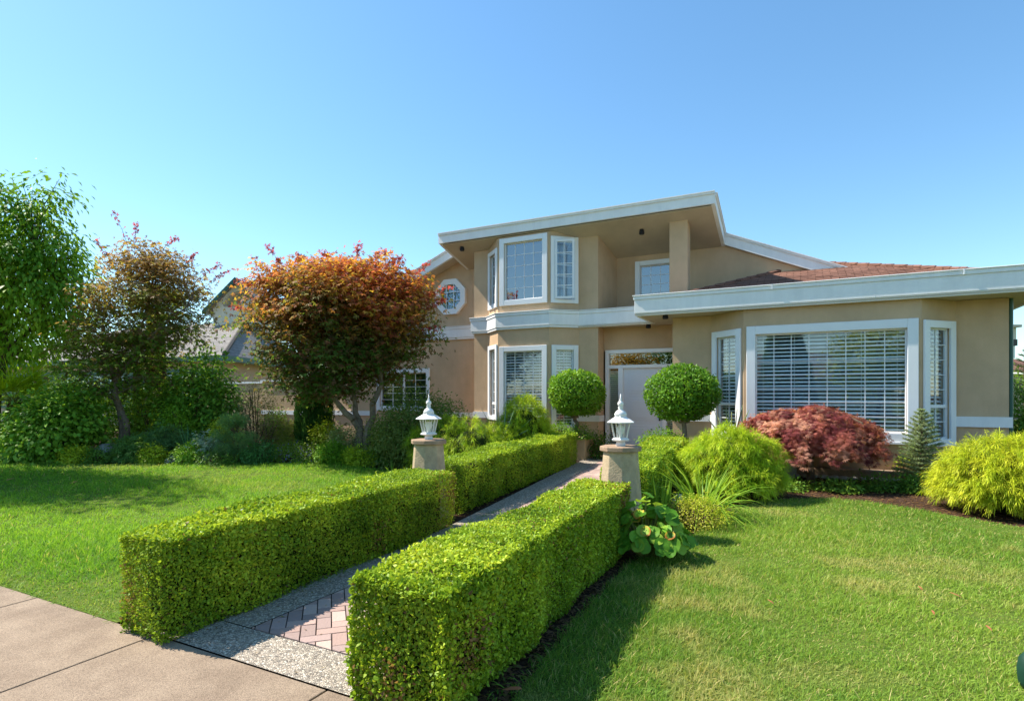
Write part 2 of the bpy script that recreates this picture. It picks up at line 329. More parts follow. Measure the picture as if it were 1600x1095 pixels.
def shrub(name, label, cat, base, ells, nclump, nleaf, L, Wd, cols, sig=(.1, .06), lobes=1, droop=.3, m='leaf', inner=.55, stems=5, colf=None, group=None, lump=.12):
    "leafy bush: foliage + woody stems"
    t = thing(name, label, cat, base, group)
    e2 = [(base[0]+e[0], base[1]+e[1], base[2]+e[2], e[3], e[4], e[5]) for e in ells]
    (V, Fc, C), cl = crown(e2, nclump, nleaf, L, Wd, cols, sig, lobes, droop, inner, colf, lump)
    k = V[:, 2] > base[2]-.02; V[:, 2] = np.where(k, V[:, 2], base[2]+.01)
    mesh_obj('foliage', V, Fc, M[m], t, C)
    mb = MB(); nodes = []
    for e in e2:
        for s in range(stems):
            a = RNG.uniform(0, 6.28); q = np.array([e[0]+math.cos(a)*e[3]*.5, e[1]+math.sin(a)*e[4]*.5, e[2]+e[5]*.3])
            limb(mb, [np.array(base)+RNG.normal(0, .03, 3)*(1, 1, 0), (np.array(base)+q)/2+RNG.normal(0, .05, 3), q], .022, .008, nodes, 5, .01)
    if nodes: twigs(mb, nodes, cl, .005, .3, 60)
    mb.build('stems', M['bark'], t)
    return t
def mop(name, label, base, rx, ry, rz, n, cols, L=.2, lift=.35, per=34):
    "thread cypress: a mound of overlapping plumes, each a bunch of fine drooping threads"
    t = thing(name, label, 'shrub', base)
    b = np.array(base); nt_ = n//per; d = ball(nt_*2); d = d[d[:, 2] > -.35][:nt_]; nt_ = len(d)
    lum = 1+.11*noise(d*2.5+b, 1.6)+.07*noise(d*6+b, 1.9)+RNG.normal(0, .05, nt_)
    Cc = b+np.array([0, 0, rz*lift])+d*np.array([rx, ry, rz*(1-lift)])*(.86*lum)[:, None]
    ax = unit(d*np.array([1, 1, .6])+RNG.normal(0, .42, (nt_, 3))+np.array([0, 0, .25])); tc_ = pal(nt_, cols, .22)
    k = np.repeat(np.arange(nt_), per); m_ = len(k); u = RNG.uniform(0, 1, m_)
    side = RNG.normal(0, 1, (m_, 3)); P = Cc[k]+ax[k]*(u*L*.75)[:, None]-np.array([0, 0, 1.])*(u*u*L*.45)[:, None]+side*.014
    D = unit(ax[k]*.8+side*.5-np.array([0, 0, .35])*u[:, None]); P[:, 2] = np.maximum(P[:, 2], b[2]+.05)
    c = tc_[k]*RNG.uniform(.8, 1.2, (m_, 1))*(.8+.35*u[:, None])
    V, Fc, C = strips(P, D, L*.62*RNG.uniform(.5, 1.2, m_), .0068, c, RNG.uniform(.5, 1.7, m_), 3, c*np.array([1.2, 1.18, .95]))
    V[:, 2] = np.maximum(V[:, 2], b[2]+.01)
    mesh_obj('foliage', V, Fc, M['leaf'], t, C)
    mb = MB(); nodes = []
    for s in range(9):
        a = s*.7; limb(mb, [b+(math.cos(a)*.04, math.sin(a)*.04, 0), b+(math.cos(a)*rx*.4, math.sin(a)*ry*.4, rz*.35), b+(math.cos(a)*rx*.6, math.sin(a)*ry*.6, rz*.6)], .03, .01, nodes, 6)
    mb.rings(tuple(b), [(rx*.42, .06), (rx*.68, rz*.25), (rx*.68, rz*.5), (rx*.5, rz*.7), (rx*.2, rz*.8)], 14)  # solid dark core, its colour stands for the shade between plumes
    mb.build('stems', M['core'], t)  # woody stems together with the dark shade core
    return t
def blades(name, label, cat, base, n, L, Wd, cols, spreadr=.06, lean=.5, droop=.8, m='leaf', seg=5, group=None, thick=False):
    t = thing(name, label, cat, base, group); b = np.array(base)
    a = RNG.uniform(0, 6.28, n); rr = RNG.uniform(0, 1, n)
    P = b+np.stack([np.cos(a)*rr*spreadr, np.sin(a)*rr*spreadr, np.zeros(n)], 1)
    ln = RNG.uniform(.15, 1, n)*lean
    D = np.stack([np.cos(a)*ln, np.sin(a)*ln, np.ones(n)], 1)
    c = pal(n, cols, .15)
    V, Fc, C = strips(P, D, L*RNG.uniform(.65, 1.1, n), Wd*RNG.uniform(.8, 1.1, n), c, droop*(.3+ln), seg, c*1.2)
    V[:, 2] = np.maximum(V[:, 2], b[2]+.005)
    o = mesh_obj('leaves', V, Fc, M[m], t, C)
    if thick:
        sm = o.modifiers.new('thickness', 'SOLIDIFY'); sm.thickness = thick
    mb = MB(); mb.rings(tuple(b), [(spreadr*.9, -.02), (spreadr*.8, .03), (spreadr*.3, .06)], 8); mb.build('crown_base', M['core'], t)
    return t

# ------------------------------------------------------------------ ground
def inpoly(P, poly):
    x, y = P[:, 0], P[:, 1]; c = np.zeros(len(P), bool); n = len(poly)
    for i in range(n):
        x1, y1 = poly[i]; x2, y2 = poly[(i+1) % n]
        c ^= ((y1 > y) != (y2 > y)) & (x < (x2-x1)*(y-y1)/((y2-y1) or 1e-9)+x1)
    return c
mb = MB(); ys = [-1500, -80, -12, 0, 2.1, 2.27, 4, 5, 7, 9, 11, 13, 20, 100, 1500]; xs = [-1500, -200, -40, -15, -5, 0, 5, 15, 40, 200, 1500]
V = [(x, y, gz(y)-.02 if y > 2.2 else -.2) for y in ys for x in xs]; nx = len(xs)
mb.add(V, [(j*nx+i, j*nx+i+1, (j+1)*nx+i+1, (j+1)*nx+i) for j in range(len(ys)-1) for i in range(nx-1)])
tag(mb.build('ground', M['soil']), 'dark bark mulch and soil ground', kind='structure')
# lawns
LAWN_R = [(-1.34, 2.287), (-1.44, 4.0), (-1.48, 5.2), (-1.2, 6.2), (-1.0, 7.1), (-.85, 8.3), (-.5, 9.05), (.3, 9.5), (.95, 9.35), (1.45, 9.05), (2.2, 8.55), (3.2, 8.4), (4.4, 8.6), (9, 9.2), (12, 9.2), (12, 2.287)]
LAWN_L = [(-40, 2.287), (-4.3, 2.287), (-4.55, 6.5), (-5.0, 8.2), (-7.4, 9.0), (-9.2, 9.3), (-10.8, 8.9), (-12.4, 7.8), (-14.2, 7.1), (-16, 7.6), (-19, 8.1), (-24, 11), (-40, 12)]
def lawn_sheet(name, poly, label):
    bm = MB(); x0 = min(p[0] for p in poly); x1 = max(p[0] for p in poly); y0 = poly[0][1]; y1 = max(p[1] for p in poly)
    # strips in y, exact polygon widths
    yy = np.unique(np.concatenate([np.linspace(y0, y1, 60), [p[1] for p in poly]]))
    def xr(y):
        c = []
        for i in range(len(poly)):
            (xa, ya), (xb, yb) = poly[i], poly[(i+1) % len(poly)]
            if ya != yb and min(ya, yb)-1e-9 <= y <= max(ya, yb)+1e-9: c.append(xa+(xb-xa)*(y-ya)/(yb-ya))
        return sorted(c)
    for a, b in zip(yy[:-1], yy[1:]):
        m_ = (a+b)/2; k = xr(m_)
        for j in range(0, len(k)-1, 2):
            def ex(y, x):
                c = xr(y); return min(c, key=lambda v: abs(v-x)) if c else x
            xa0, xa1 = ex(a+1e-7, k[j]), ex(a+1e-7, k[j+1]); xb0, xb1 = ex(b-1e-7, k[j]), ex(b-1e-7, k[j+1])
            bm.quad((xa0, a, gz(a)+.004), (xa1, a, gz(a)+.004), (xb1, b, gz(b)+.004), (xb0, b, gz(b)+.004))
    return tag(bm.build(name, M['turf']), label, kind='structure')
M['turf'] = mat('turf', (.07, .125, .018), .95, .4, 6, .01, 60, .05, c2=(.12, .145, .03))
lawn_sheet('lawn', LAWN_R, 'green lawn right of the hedge'); lawn_sheet('lawn', LAWN_L, 'green lawn left of the hedge')
def grass(name, poly, label, box, dens, dark):
    n = int((box[1]-box[0])*(box[3]-box[2])*dens)
    P = np.stack([RNG.uniform(box[0], box[1], n), RNG.uniform(box[2], box[3], n)], 1)
    d = np.hypot(P[:, 0], P[:, 1]); keep = RNG.uniform(0, 1, n) < np.minimum(1, (4.2/d)**1.35)
    # only what the street side sees: a generous fan round the view
    P = P[keep]; P = P[inpoly(P+RNG.normal(0, .02, P.shape), poly)]
    d = np.hypot(P[:, 0], P[:, 1]); n = len(P); s = np.maximum(1, (d/4.2))**.62
    P3 = np.concatenate([P, (gza(P[:, 1])+.002)[:, None]], 1)
    h = (.034+.014*noise(P3, 2.2)+.008*noise(P3, 9))*RNG.uniform(.6, 1.35, n)
    long = RNG.uniform(0, 1, n) < .02; h = np.maximum(h*np.where(long, 1.7, 1), .012)*s**.6
    a = RNG.uniform(0, 6.28, n); ln = RNG.uniform(.1, 1.1, n)
    D = np.stack([np.cos(a)*ln, np.sin(a)*ln, np.ones(n)], 1)+np.array([.15, -.1, 0])
    dry = noise(P3, 1.0)*.6+noise(P3+3, 2.6)*.6+noise(P3, 8)*.45+noise(P3, 24)*.2
    g1 = np.array(dark[0]); g2 = np.array(dark[1]); g3 = np.array(dark[2])
    t = np.clip(noise(P3+7, .8)*.35+.5+RNG.normal(0, .25, n), 0, 1)[:, None]; c = g1*(1-t)+g2*t
    dd = np.clip((dry-.4)*.6*dark[3], 0, .85)[:, None]*RNG.uniform(.3, 1, (n, 1)); c = c*(1-dd)+g3*dd
    straw = (RNG.uniform(0, 1, n) < .05*dark[3])[:, None]; c = np.where(straw, g3*1.1, c)
    V, Fc, C = strips(P3, D, h*1.12, .0050*s, c, .6, 2, c*1.2)
    return tag(mesh_obj(name, V, Fc, M['grass'], None, C), label, 'grass', kind='stuff')
grass('grass', LAWN_R, 'short mown grass with straw coloured patches right of the hedges', (-1.5, 7.5, 2.3, 9.6), 9000, [(.095, .215, .025), (.26, .385, .05), (.50, .42, .17), 1.5])
grass('grass', LAWN_L, 'short green grass left of the hedges', (-24, -4.4, 2.3, 11), 7000, [(.075, .23, .016), (.21, .41, .03), (.44, .40, .13), .6])
for x0, x1, ya in ((4.6, 120, 9.25), (-120, -24.5, 12.1), (-24.4, -14.3, 16.5)):
    sm_ = MB(); yl = [ya, 13, 40, 120] if ya < 13 else [ya, 40, 120]
    for a_, b_ in zip(yl[:-1], yl[1:]): sm_.quad((x0, a_, gz(a_)-.005), (x1, a_, gz(a_)-.005), (x1, b_, gz(b_)-.005), (x0, b_, gz(b_)-.005))
    tag(sm_.build('lawn', M['turf']), 'rough grass beyond the garden', kind='structure')
tag(MB().quad((-120, -120, -.19), (120, -120, -.19), (120, -9.3, -.19), (-120, -9.3, -.19)).build('lawn', M['turf']), 'grass across the street', kind='structure')
# road + sidewalk behind/below the camera
tag(MB().quad((-60, -9, -.116), (60, -9, -.116), (60, -.75, -.116), (-60, -.75, -.116)).build('road', M['asphalt']), 'grey asphalt street', kind='structure')
mb = MB(); mb.box(-60, 60, -.75, -.6, -.2, .006); mb.box(-60, 60, -9.2, -9, -.2, .01); tag(mb.build('kerb', M['pave']), 'concrete kerb', kind='structure')
tag(MB().quad((-60, -.62, -.012), (60, -.62, -.012), (60, 2.3, -.012), (-60, 2.3, -.012)).build('ground', M['concrete_dark']), 'dark joints between the sidewalk slabs', kind='structure')
mb = MB(); x = -3.84-1.54*30
while x < 50:
    mb.box(x+.006, x+1.534, -.59, 2.285, -.02, .006); x += 1.54
o = mb.build('sidewalk', M['pave']); tag(o, 'warm grey concrete sidewalk slabs', kind='structure')
bv = o.modifiers.new('bevel', 'BEVEL'); bv.width = .006; bv.segments = 2
# path
def cx(y): return 0 if y < 5.5 else -(y-5.5)*.098
def pquad(mb, x0, x1, y0, y1, z):
    yy = np.linspace(y0, y1, max(2, int((y1-y0)/.5)+2))
    for a, b in zip(yy[:-1], yy[1:]): mb.quad((x0+cx(a), a, gz(a)+z), (x1+cx(a), a, gz(a)+z), (x1+cx(b), b, gz(b)+z), (x0+cx(b), b, gz(b)+z))
mb = MB(); pquad(mb, -3.42, -2.33, 2.62, 12.9, 0.0); tag(mb.build('path', M['concrete_dark']), 'sand bed of the brick path', kind='structure')
mb = MB(); pquad(mb, -3.78, -3.37, 2.645, 12.9, .012); pquad(mb, -2.38, -1.95, 2.645, 12.9, .012); pquad(mb, -3.95, -1.9, 2.29, 2.638, .010)
tag(mb.build('path', M['agg']), 'exposed aggregate border of the front path', kind='structure')
def clip(poly, ax, v, sgn):
    out = []
    for i in range(len(poly)):
        a, b = poly[i], poly[(i+1) % len(poly)]; da = sgn*(a[ax]-v); db = sgn*(b[ax]-v)
        if da >= 0: out.append(a)
        if (da >= 0) != (db >= 0): t = da/(da-db); out.append((a[0]+(b[0]-a[0])*t, a[1]+(b[1]-a[1])*t))
    return out
mbv = MB(); bc = []; wB = .1; g = .0035; ang = R(45)
for i in range(-75, 75):
    for j in range(-90, 110):
        # herringbone cell: steps (1,1) and (-2,2)... brick 2x1
        k = (i-j) % 4
        for (dx, dy, ok) in ((2, 1, k == 0), (1, 2, k == 3)):
            if not ok: continue
            pts = [(i*wB+g, j*wB+g), (i*wB+dx*wB-g, j*wB+g), (i*wB+dx*wB-g, j*wB+dy*wB-g), (i*wB+g, j*wB+dy*wB-g)]
            pts = [(p[0]*math.cos(ang)-p[1]*math.sin(ang)-2.875, p[0]*math.sin(ang)+p[1]*math.cos(ang)+7) for p in pts]
            if not any(-3.5 < p[0] < -2.2 and 2.5 < p[1] < 13 for p in pts): continue
            for ax, v, s_ in ((0, -3.36, 1), (0, -2.39, -1), (1, 2.65, 1), (1, 12.9, -1)):
                pts = clip(pts, ax, v, s_)
                if len(pts) < 3: break
            if len(pts) < 3: continue
            z = [gz(p[1])+.013+random.uniform(-.0015, .0015) for p in pts]; b0 = len(mbv.V)
            cc = [(p[0]+cx(p[1]), p[1]) for p in pts]; ctr = (sum(p[0] for p in cc)/len(cc), sum(p[1] for p in cc)/len(cc))
            inn = [(p[0]*.96+ctr[0]*.04, p[1]*.96+ctr[1]*.04) for p in cc]; m_ = len(cc)
            Vv = [(p[0], p[1], q-.012) for p, q in zip(cc, z)]+[(p[0], p[1], q-.003) for p, q in zip(cc, z)]+[(p[0], p[1], q) for p, q in zip(inn, z)]
            mbv.add(Vv, [tuple(range(2*m_, 3*m_))]+[(a, (a+1) % m_, m_+(a+1) % m_, m_+a) for a in range(m_)]+[(m_+a, m_+(a+1) % m_, 2*m_+(a+1) % m_, 2*m_+a) for a in range(m_)])
            c = np.array(random.choice([(.42, .29, .245), (.38, .26, .22), (.46, .335, .28), (.36, .26, .23)]))*random.uniform(.85, 1.12); bc += [c]*(3*m_)
tag(mesh_obj('brick_path', mbv.V, mbv.F, M['brick'], None, np.array(bc)), 'pinkish brick pavers laid in herringbone', kind='structure')

# ------------------------------------------------------------------ the house
ZS, ZB0, ZB1 = 3.27, 3.26, 3.69
house = thing('stucco_house', 'two storey tan stucco house with white trimmed bay windows and a double front roof line', 'house', (-4, 13, 0))
wall_out = MB(); wall_low = MB(); ROOMS = []
def wall(fr, z0, z1, holes=(), depth=.16, mb=None, top=None):
    mb = mb or wall_out
    ss = sorted({0, fr.L, *[h[0] for h in holes], *[h[1] for h in holes]}); zz = sorted({z0, z1, *[h[2] for h in holes], *[h[3] for h in holes]})
    for a, b in zip(ss[:-1], ss[1:]):
        for c, d in zip(zz[:-1], zz[1:]):
            if any(h[0]-1e-6 <= a and b <= h[1]+1e-6 and h[2]-1e-6 <= c and d <= h[3]+1e-6 for h in holes): continue
            mb.quad(fr.p(a, 0, c), fr.p(b, 0, c), fr.p(b, 0, d), fr.p(a, 0, d))
    for (a, b, c, d) in holes:
        for P in (((a, c), (b, c)), ((b, c), (b, d)), ((b, d), (a, d)), ((a, d), (a, c))):
            (p, q), (r, s_) = P; mb.quad(fr.p(p, 0, q), fr.p(r, 0, s_), fr.p(r, -depth, s_), fr.p(p, -depth, q))
        # dark room behind the opening
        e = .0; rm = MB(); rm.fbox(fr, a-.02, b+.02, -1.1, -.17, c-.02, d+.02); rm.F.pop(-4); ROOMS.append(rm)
def window(fr, s0, s1, z0, z1, cols, rows, cw=.12, blind=True, rail=None, double=False, lip=.045, parent=None, name='window', lab=None, glass='glass', sill=False, dark=True):
    "outer size of the white casing; returns the hole"
    par = parent or house; h = (s0+cw-.02, s1-cw+.02, z0+cw-.02, z1-cw+.02); a, b, c, d = h
    mb = MB()
    mb.fbox(fr, s0, s0+cw, .002, lip, z0, z1); mb.fbox(fr, s1-cw, s1, .002, lip, z0, z1)
    mb.fbox(fr, s0+cw, s1-cw, .002, lip-.002, z1-cw, z1-.001); mb.fbox(fr, s0+cw, s1-cw, .002, lip-.002, z0+.001, z0+cw)
    w = .045   # sash
    gi = (a+w, b-w, c+w, d-w); t0, t1 = -.085, -.03
    mb.fbox(fr, a, a+w, t0, t1, c, d); mb.fbox(fr, b-w, b, t0, t1, c, d); mb.fbox(fr, a+w, b-w, t0, t1-.002, d-w, d); mb.fbox(fr, a+w, b-w, t0, t1-.002, c, c+w)
    if rail: mb.fbox(fr, a+w, b-w, t0, t1+.004, rail-.03, rail+.03)
    if double: m_ = (a+b)/2; mb.fbox(fr, m_-.03, m_+.03, t0, t1+.004, c+w, d-w)
    o = mb.build(name, M['frame'], par)
    bv = o.modifiers.new('bevel', 'BEVEL'); bv.width = .006; bv.segments = 1
    if lab: o['label'] = lab
    g = MB(); g.quad(fr.p(gi[0], -.06, gi[2]), fr.p(gi[1], -.06, gi[2]), fr.p(gi[1], -.06, gi[3]), fr.p(gi[0], -.06, gi[3])); g.build('pane', M[glass], o)
    mu = MB(); q = .0065
    zlo = rail+.03 if rail else gi[2]
    for i in range(1, cols):
        s = gi[0]+(gi[1]-gi[0])*i/cols; mu.fbox(fr, s-q, s+q, -.078, -.05, gi[2], gi[3])
    for j in range(1, rows):
        z = zlo+(gi[3]-zlo)*j/rows; mu.fbox(fr, gi[0], gi[1], -.0775, -.0505, z-q, z+q)
    if rail and cols > 1: z = (gi[2]+rail)/2; mu.fbox(fr, gi[0], gi[1], -.0775, -.0505, z-q, z+q)
    mu.build('glazing_bars', M['frame'], o)
    if sill: MB().fbox(fr, s0-.02, s1+.02, .003, .075, z0-.03, z0).build('sill', M['frame'], o)
    if blind:
        bl = MB(); z = d-.03; k = 0
        while z > c+.03:
            A = fr.p(a+.01, -.125, z+.004); B = fr.p(b-.01, -.125, z+.004); u = np.array([0, 0, .036])-fr.n*.035
            bl.quad(A, B, B+u, A+u); z -= .072; k += 1
        for s in np.linspace(a+.15, b-.15, max(2, int((b-a)/.55)+1)): bl.fbox(fr, s-.003, s+.003, -.124, -.121, c, d)
        bl.build('blind', M['blind'], o)
    return h
Q = FR
# wing (right): plan points
wings = [((-2.554, 12.6), (-1.75, 12.6)), ((-1.75, 12.6), (-1.066, 12.0)), ((-1.066, 12.0), (1.796, 12.0)), ((1.796, 12.0), (2.38, 12.6)), ((2.38, 12.6), (3.12, 12.6))]
f1 = Q(*wings[0]); wall(f1, 0, ZS)
def zof(px, y, Y): return EYE+(HZ-y)*Y/(.4571*(px+931))
def Xof(px, Y): return 1.9453*(px-1257.5)/(px+931)*Y
f2 = Q(*wings[1]); ws = [window(f2, .05, .86, .70, 2.91, 2, 5, .13, rail=1.42, lab='narrow angled bay window with a small lower pane')]; wall(f2, 0, ZS, ws)
f3 = Q(*wings[2]); wl = f3.L
ws = [window(f3, .055, wl-.045, .77, 2.93, 8, 7, .16, lab='wide living room window of eight columns of small panes with lowered white blinds', sill=True)]; wall(f3, 0, ZS, ws)
f4 = Q(*wings[3]); ws = [window(f4, .03, .80, .70, 2.90, 2, 5, .13, rail=1.40, lab='narrow angled bay window at the right end of the bay')]; wall(f4, 0, ZS, ws)
f5 = Q(*wings[4]); wall(f5, 0, ZS)
wall(Q((3.12, 12.6), (3.12, 22)), 0, 3.3); wall(Q((-2.554, 13.8), (-2.554, 12.6)), 0, ZS)
wall(Q((3.12, 22), (-14.04, 22)), 0, 5.0)
# porch recess with door
fd = Q((-4.495, 13.8), (-2.554, 13.8)); wall(fd, 2.70, ZS); 
wall(Q((-4.495, 13.35), (-4.495, 13.8)), 0, ZS)
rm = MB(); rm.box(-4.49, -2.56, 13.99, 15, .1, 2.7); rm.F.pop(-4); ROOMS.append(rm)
# mid block, ground + upper
S1 = Q((-8.02, 13.35), (-7.56, 13.35)); S2 = Q((-7.56, 13.35), (-7.01, 12.85)); S3 = Q((-7.01, 12.85), (-5.573, 12.85)); S4 = Q((-5.573, 12.85), (-4.99, 13.35)); S5 = Q((-4.99, 13.35), (-4.495, 13.35))
wall(S1, 0, 5.6); wall(S5, 0, 5.6)
h2 = [window(S2, .03, .72, .95, 2.90, 2, 5, .11, rail=1.38, lab='narrow sunlit bay window facing left on the ground floor'), window(S2, .03, .72, 3.86, 5.38, 2, 5, .11, blind=False, glass='mirror', lab='narrow angled upper bay window facing left')]
wall(S2, 0, 5.62, h2)
h3 = [window(S3, .05, 1.38, .66, 2.83, 4, 7, .13, rail=None, lab='tall ground floor bay window with the lower blinds showing', sill=True), window(S3, .06, 1.39, 3.87, 5.58, 4, 5, .13, blind=False, glass='mirror', lab='upper bay window of twenty small panes reflecting blue sky')]
wall(S3, 0, 5.62, h3)
h4 = [window(S4, .05, .74, .72, 2.83, 2, 5, .12, rail=1.38, lab='narrow angled ground floor bay window behind the ball tree'), window(S4, .03, .74, 3.86, 5.50, 2, 5, .1, blind=False, lab='upper bay window standing open')]
wall(S4, 0, 5.62, h4)
# open casement sash of the upper right bay window (hinged on its left side)
A0 = S4.p(.14, .03, 0); dirv = S4.u*.93+S4.n*.37; dirv = dirv/np.linalg.norm(dirv); fs = Q(A0[:2], (A0+dirv*.47)[:2])
mb = MB(); z0, z1 = 3.96, 5.40
mb.fbox(fs, 0, .05, 0, .045, z0, z1); mb.fbox(fs, .42, .47, 0, .045, z0, z1); mb.fbox(fs, .05, .42, 0, .043, z1-.05, z1); mb.fbox(fs, .05, .42, 0, .043, z0, z0+.05)
so_ = mb.build('open_sash', M['frame'], house); so_['label'] = 'casement sash swung open from the upper bay window'
MB().quad(fs.p(.05, .02, z0+.05), fs.p(.42, .02, z0+.05), fs.p(.42, .02, z1-.05), fs.p(.05, .02, z1-.05)).build('pane', M['glass'], so_)
mb = MB(); mb.fbox(fs, .23, .245, .01, .034, z0+.05, z1-.05)
for j in range(1, 5): z = z0+.05+(z1-z0-.1)*j/5; mb.fbox(fs, .05, .42, .0105, .0335, z-.008, z+.008)
mb.build('glazing_bars', M['frame'], so_)
# left wing
LW = Q((-14.04, 14.2), (-8.02, 14.2))
sx = lambda X: X+14.04
hl = [window(LW, sx(-12.14), sx(-10.08), 1.10, 2.41, 4, 5, .13, blind=False, double=True, lab='sliding window with a white centre post behind the orange maple')]
wall(LW, 0, 3.45, hl)
# gabled upper part of the left wing
wall_out.add([LW.p(0, 0, 3.45), LW.p(sx(-8.02), 0, 3.45), LW.p(sx(-8.02), 0, 5.75), LW.p(sx(-8.6), 0, 5.75), LW.p(0, 0, 3.45)], [(0, 1, 2, 3)])
wall(Q((-8.02, 14.2), (-8.02, 13.35)), 0, 5.7); wall(Q((-14.04, 22), (-14.04, 14.2)), 0, 3.5)
# upper recess, gable wall
wall(Q((-4.495, 13.35), (-4.37, 14.5)), 3.3, 5.5)
GW = Q((-4.37, 14.5), (2.9, 14.5)); gs = lambda X: X+4.37
hg = [window(GW, gs(-3.88), gs(-2.62), 3.82, 5.02, 4, 4, .12, blind=False, glass='mirror', lab='square upper window half hidden behind the balcony column')]
wall(GW, 3.3, 5.19, hg)
GW2 = MB()
# taper above by a polygon: remove the part right of the rake by rebuilding as a clean polygon
wall_out.F = [f for f in wall_out.F]
column = MB(); column.box(-2.75, -2.34, 13.2, 13.52, 3.45, 5.62); cobj = column.build('balcony_column', M['stucco'], house)
bv = cobj.modifiers.new('bevel', 'BEVEL'); bv.width = .015; bv.segments = 2
wall_out.box(-3.2, -2.56, 13.82, 14.45, 3.3, 3.45)
wobj = wall_out.build('wall', M['stucco'], house)
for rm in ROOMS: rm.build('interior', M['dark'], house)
# clip the gable wall to the rake
import bmesh
bm = bmesh.new(); bm.from_mesh(wobj.data)
gx, gz0 = -1.70, 5.17
sel = [f for f in bm.faces if all(abs(v.co.y+OFF['wall'][1]-14.5) < 1e-4 for v in f.verts)]
geo = sel+list({e for f in sel for e in f.edges})+list({v for f in sel for v in f.verts})
bmesh.ops.bisect_plane(bm, geom=geo, plane_co=(gx-OFF['wall'][0], 14.5-OFF['wall'][1], gz0-OFF['wall'][2]), plane_no=Vector((.43, 0, 1)).normalized(), clear_outer=True)
bm.to_mesh(wobj.data); bm.free()
# porch floor, soffits
mb = MB(); mb.box(-4.49, -2.56, 12.9, 13.79, .0, .17); mb.build('porch_step', M['pave'], house)
mb = MB(); mb.prism([(-5.0, 13.28), (-3.19, 13.28), (-3.19, 11.87), (3.64, 11.87), (3.64, 12.605), (3.64, 22), (3.13, 22), (3.13, 12.59), (-2.55, 12.61), (-2.55, 13.81), (-4.52, 13.81), (-4.52, 13.34), (-5.0, 13.34)], 3.275, 3.30)
mb.box(-1.75, 2.38, 11.99, 12.6, 3.276, 3.299)
mb.build('porch_soffit', M['soffit'], house)
# band / fascia with three stepped members; run along a polyline
def band(pts, z0, z1, name='fascia', t=.075, close=False):
    mb = MB()
    def run(off, za, zb):
        P = [np.array(p, float) for p in pts]; n = len(P); O = []
        for i in range(n):
            ns = []
            for j in (i-1, i):
                if 0 <= j < n-1: u = P[j+1]-P[j]; u = u/np.linalg.norm(u); ns.append(np.array([u[1], -u[0]]))
            m_ = sum(ns); m_ = m_/np.linalg.norm(m_); c = m_@ns[0]; O.append(m_/c)
        for k in range(n-1):
            a, b = P[k], P[k+1]; a2, b2 = P[k]+O[k]*off, P[k+1]+O[k+1]*off; ai, bi = a-O[k]*.005, b-O[k+1]*.005
            mb.prism([tuple(ai), tuple(a2), tuple(b2), tuple(bi)], za, zb)
    h = z1-z0; run(t*.75, z0, z0+.055); run(t, z0+.056, z0+h*.78); run(t*1.25, z0+h*.78+.001, z1-.02); run(t*1.5, z1-.019, z1)
    o = mb.build(name, M['white'], house); bv = o.modifiers.new('bevel', 'BEVEL'); bv.width = .004; bv.segments = 1
    return o
band([(-14.5, 14.2), (-8.02, 14.2)], 3.23, 3.62, 'band_course')
band([(-8.10, 14.2), (-8.02, 13.35), (-7.56, 13.35), (-7.01, 12.85), (-5.573, 12.85), (-4.99, 13.35), (-3.10, 13.35)], ZB0, ZB1, 'band_course')
band([(-3.12, 13.28), (-3.12, 11.93), (3.58, 11.93), (3.58, 22)], ZB0, ZB1, 'fascia')
for x in (-.55, 2.35): MB().box(x-.012, x+.012, 11.93-.118, 11.93-.001, 3.595, 3.692).build('gutter_joint', M['frame'], house)
for x in (-1.4, 1.1): MB().box(x-.0025, x+.0025, 11.93-.0775, 11.93-.0005, 3.317, 3.594).build('fascia_joint', M['frame'], house)
# lower flat roof edge behind the fascia and the hip roof
mb = MB(); mb.prism([(-3.12, 11.93), (3.58, 11.93), (3.58, 22), (-3.12, 22)], 3.50, 3.54)
mb.build('roof_deck', M['white'], house)
C4 = [(-2.95, 12.1, 3.545), (3.4, 12.1, 3.545), (3.4, 21.9, 3.545), (-2.95, 21.9, 3.545)]; ap = (.225, 15.27, 4.72); ap2 = (.225, 18.7, 4.70)
o = MB().add([*C4, ap, ap2], [(0, 1, 4), (1, 2, 5, 4), (2, 3, 5), (3, 0, 4, 5)]).build('roof', M['shingle'], house); plane_uv(o); o['label'] = 'low red shingle hip roof over the right wing'
sh = MB()   # shingle butt courses along the front slope as real thin steps
for k in range(1, 21):
    f_ = k/21; y = 12.1+3.17*f_; z = 3.545+1.155*f_; x0 = -2.95+3.175*f_; x1 = 3.4-3.175*f_
    x = x0+.02
    while x < x1-.05:
        w_ = random.uniform(.22, .34); xe = min(x+w_, x1-.02); dz = random.uniform(.012, .022)
        sh.prism([(x, y-.15), (xe-.008, y-.15), (xe-.008, y), (x, y)], [z-.0546+.001, z-.0546+.001, z+.001, z+.001], [z-.0546+dz, z-.0546+dz, z+.004, z+.004]); x = xe
o = sh.build('shingle_course', M['shingle'], house); plane_uv(o)
hp = MB()
for sgn, x0 in ((1, -2.95), (-1, 3.4)):
    for k in range(1, 16):
        f_ = k/16; p = np.array([x0+sgn*3.175*f_, 12.1+3.17*f_, 3.55+1.155*f_]); q = p+np.array([sgn*.2, .2, .0725])
        hp.tube([p+(0, 0, .018), q+(0, 0, .01)], [.055, .05], 6)
o = hp.build('hip_cap', M['shingle'], house); plane_uv(o)
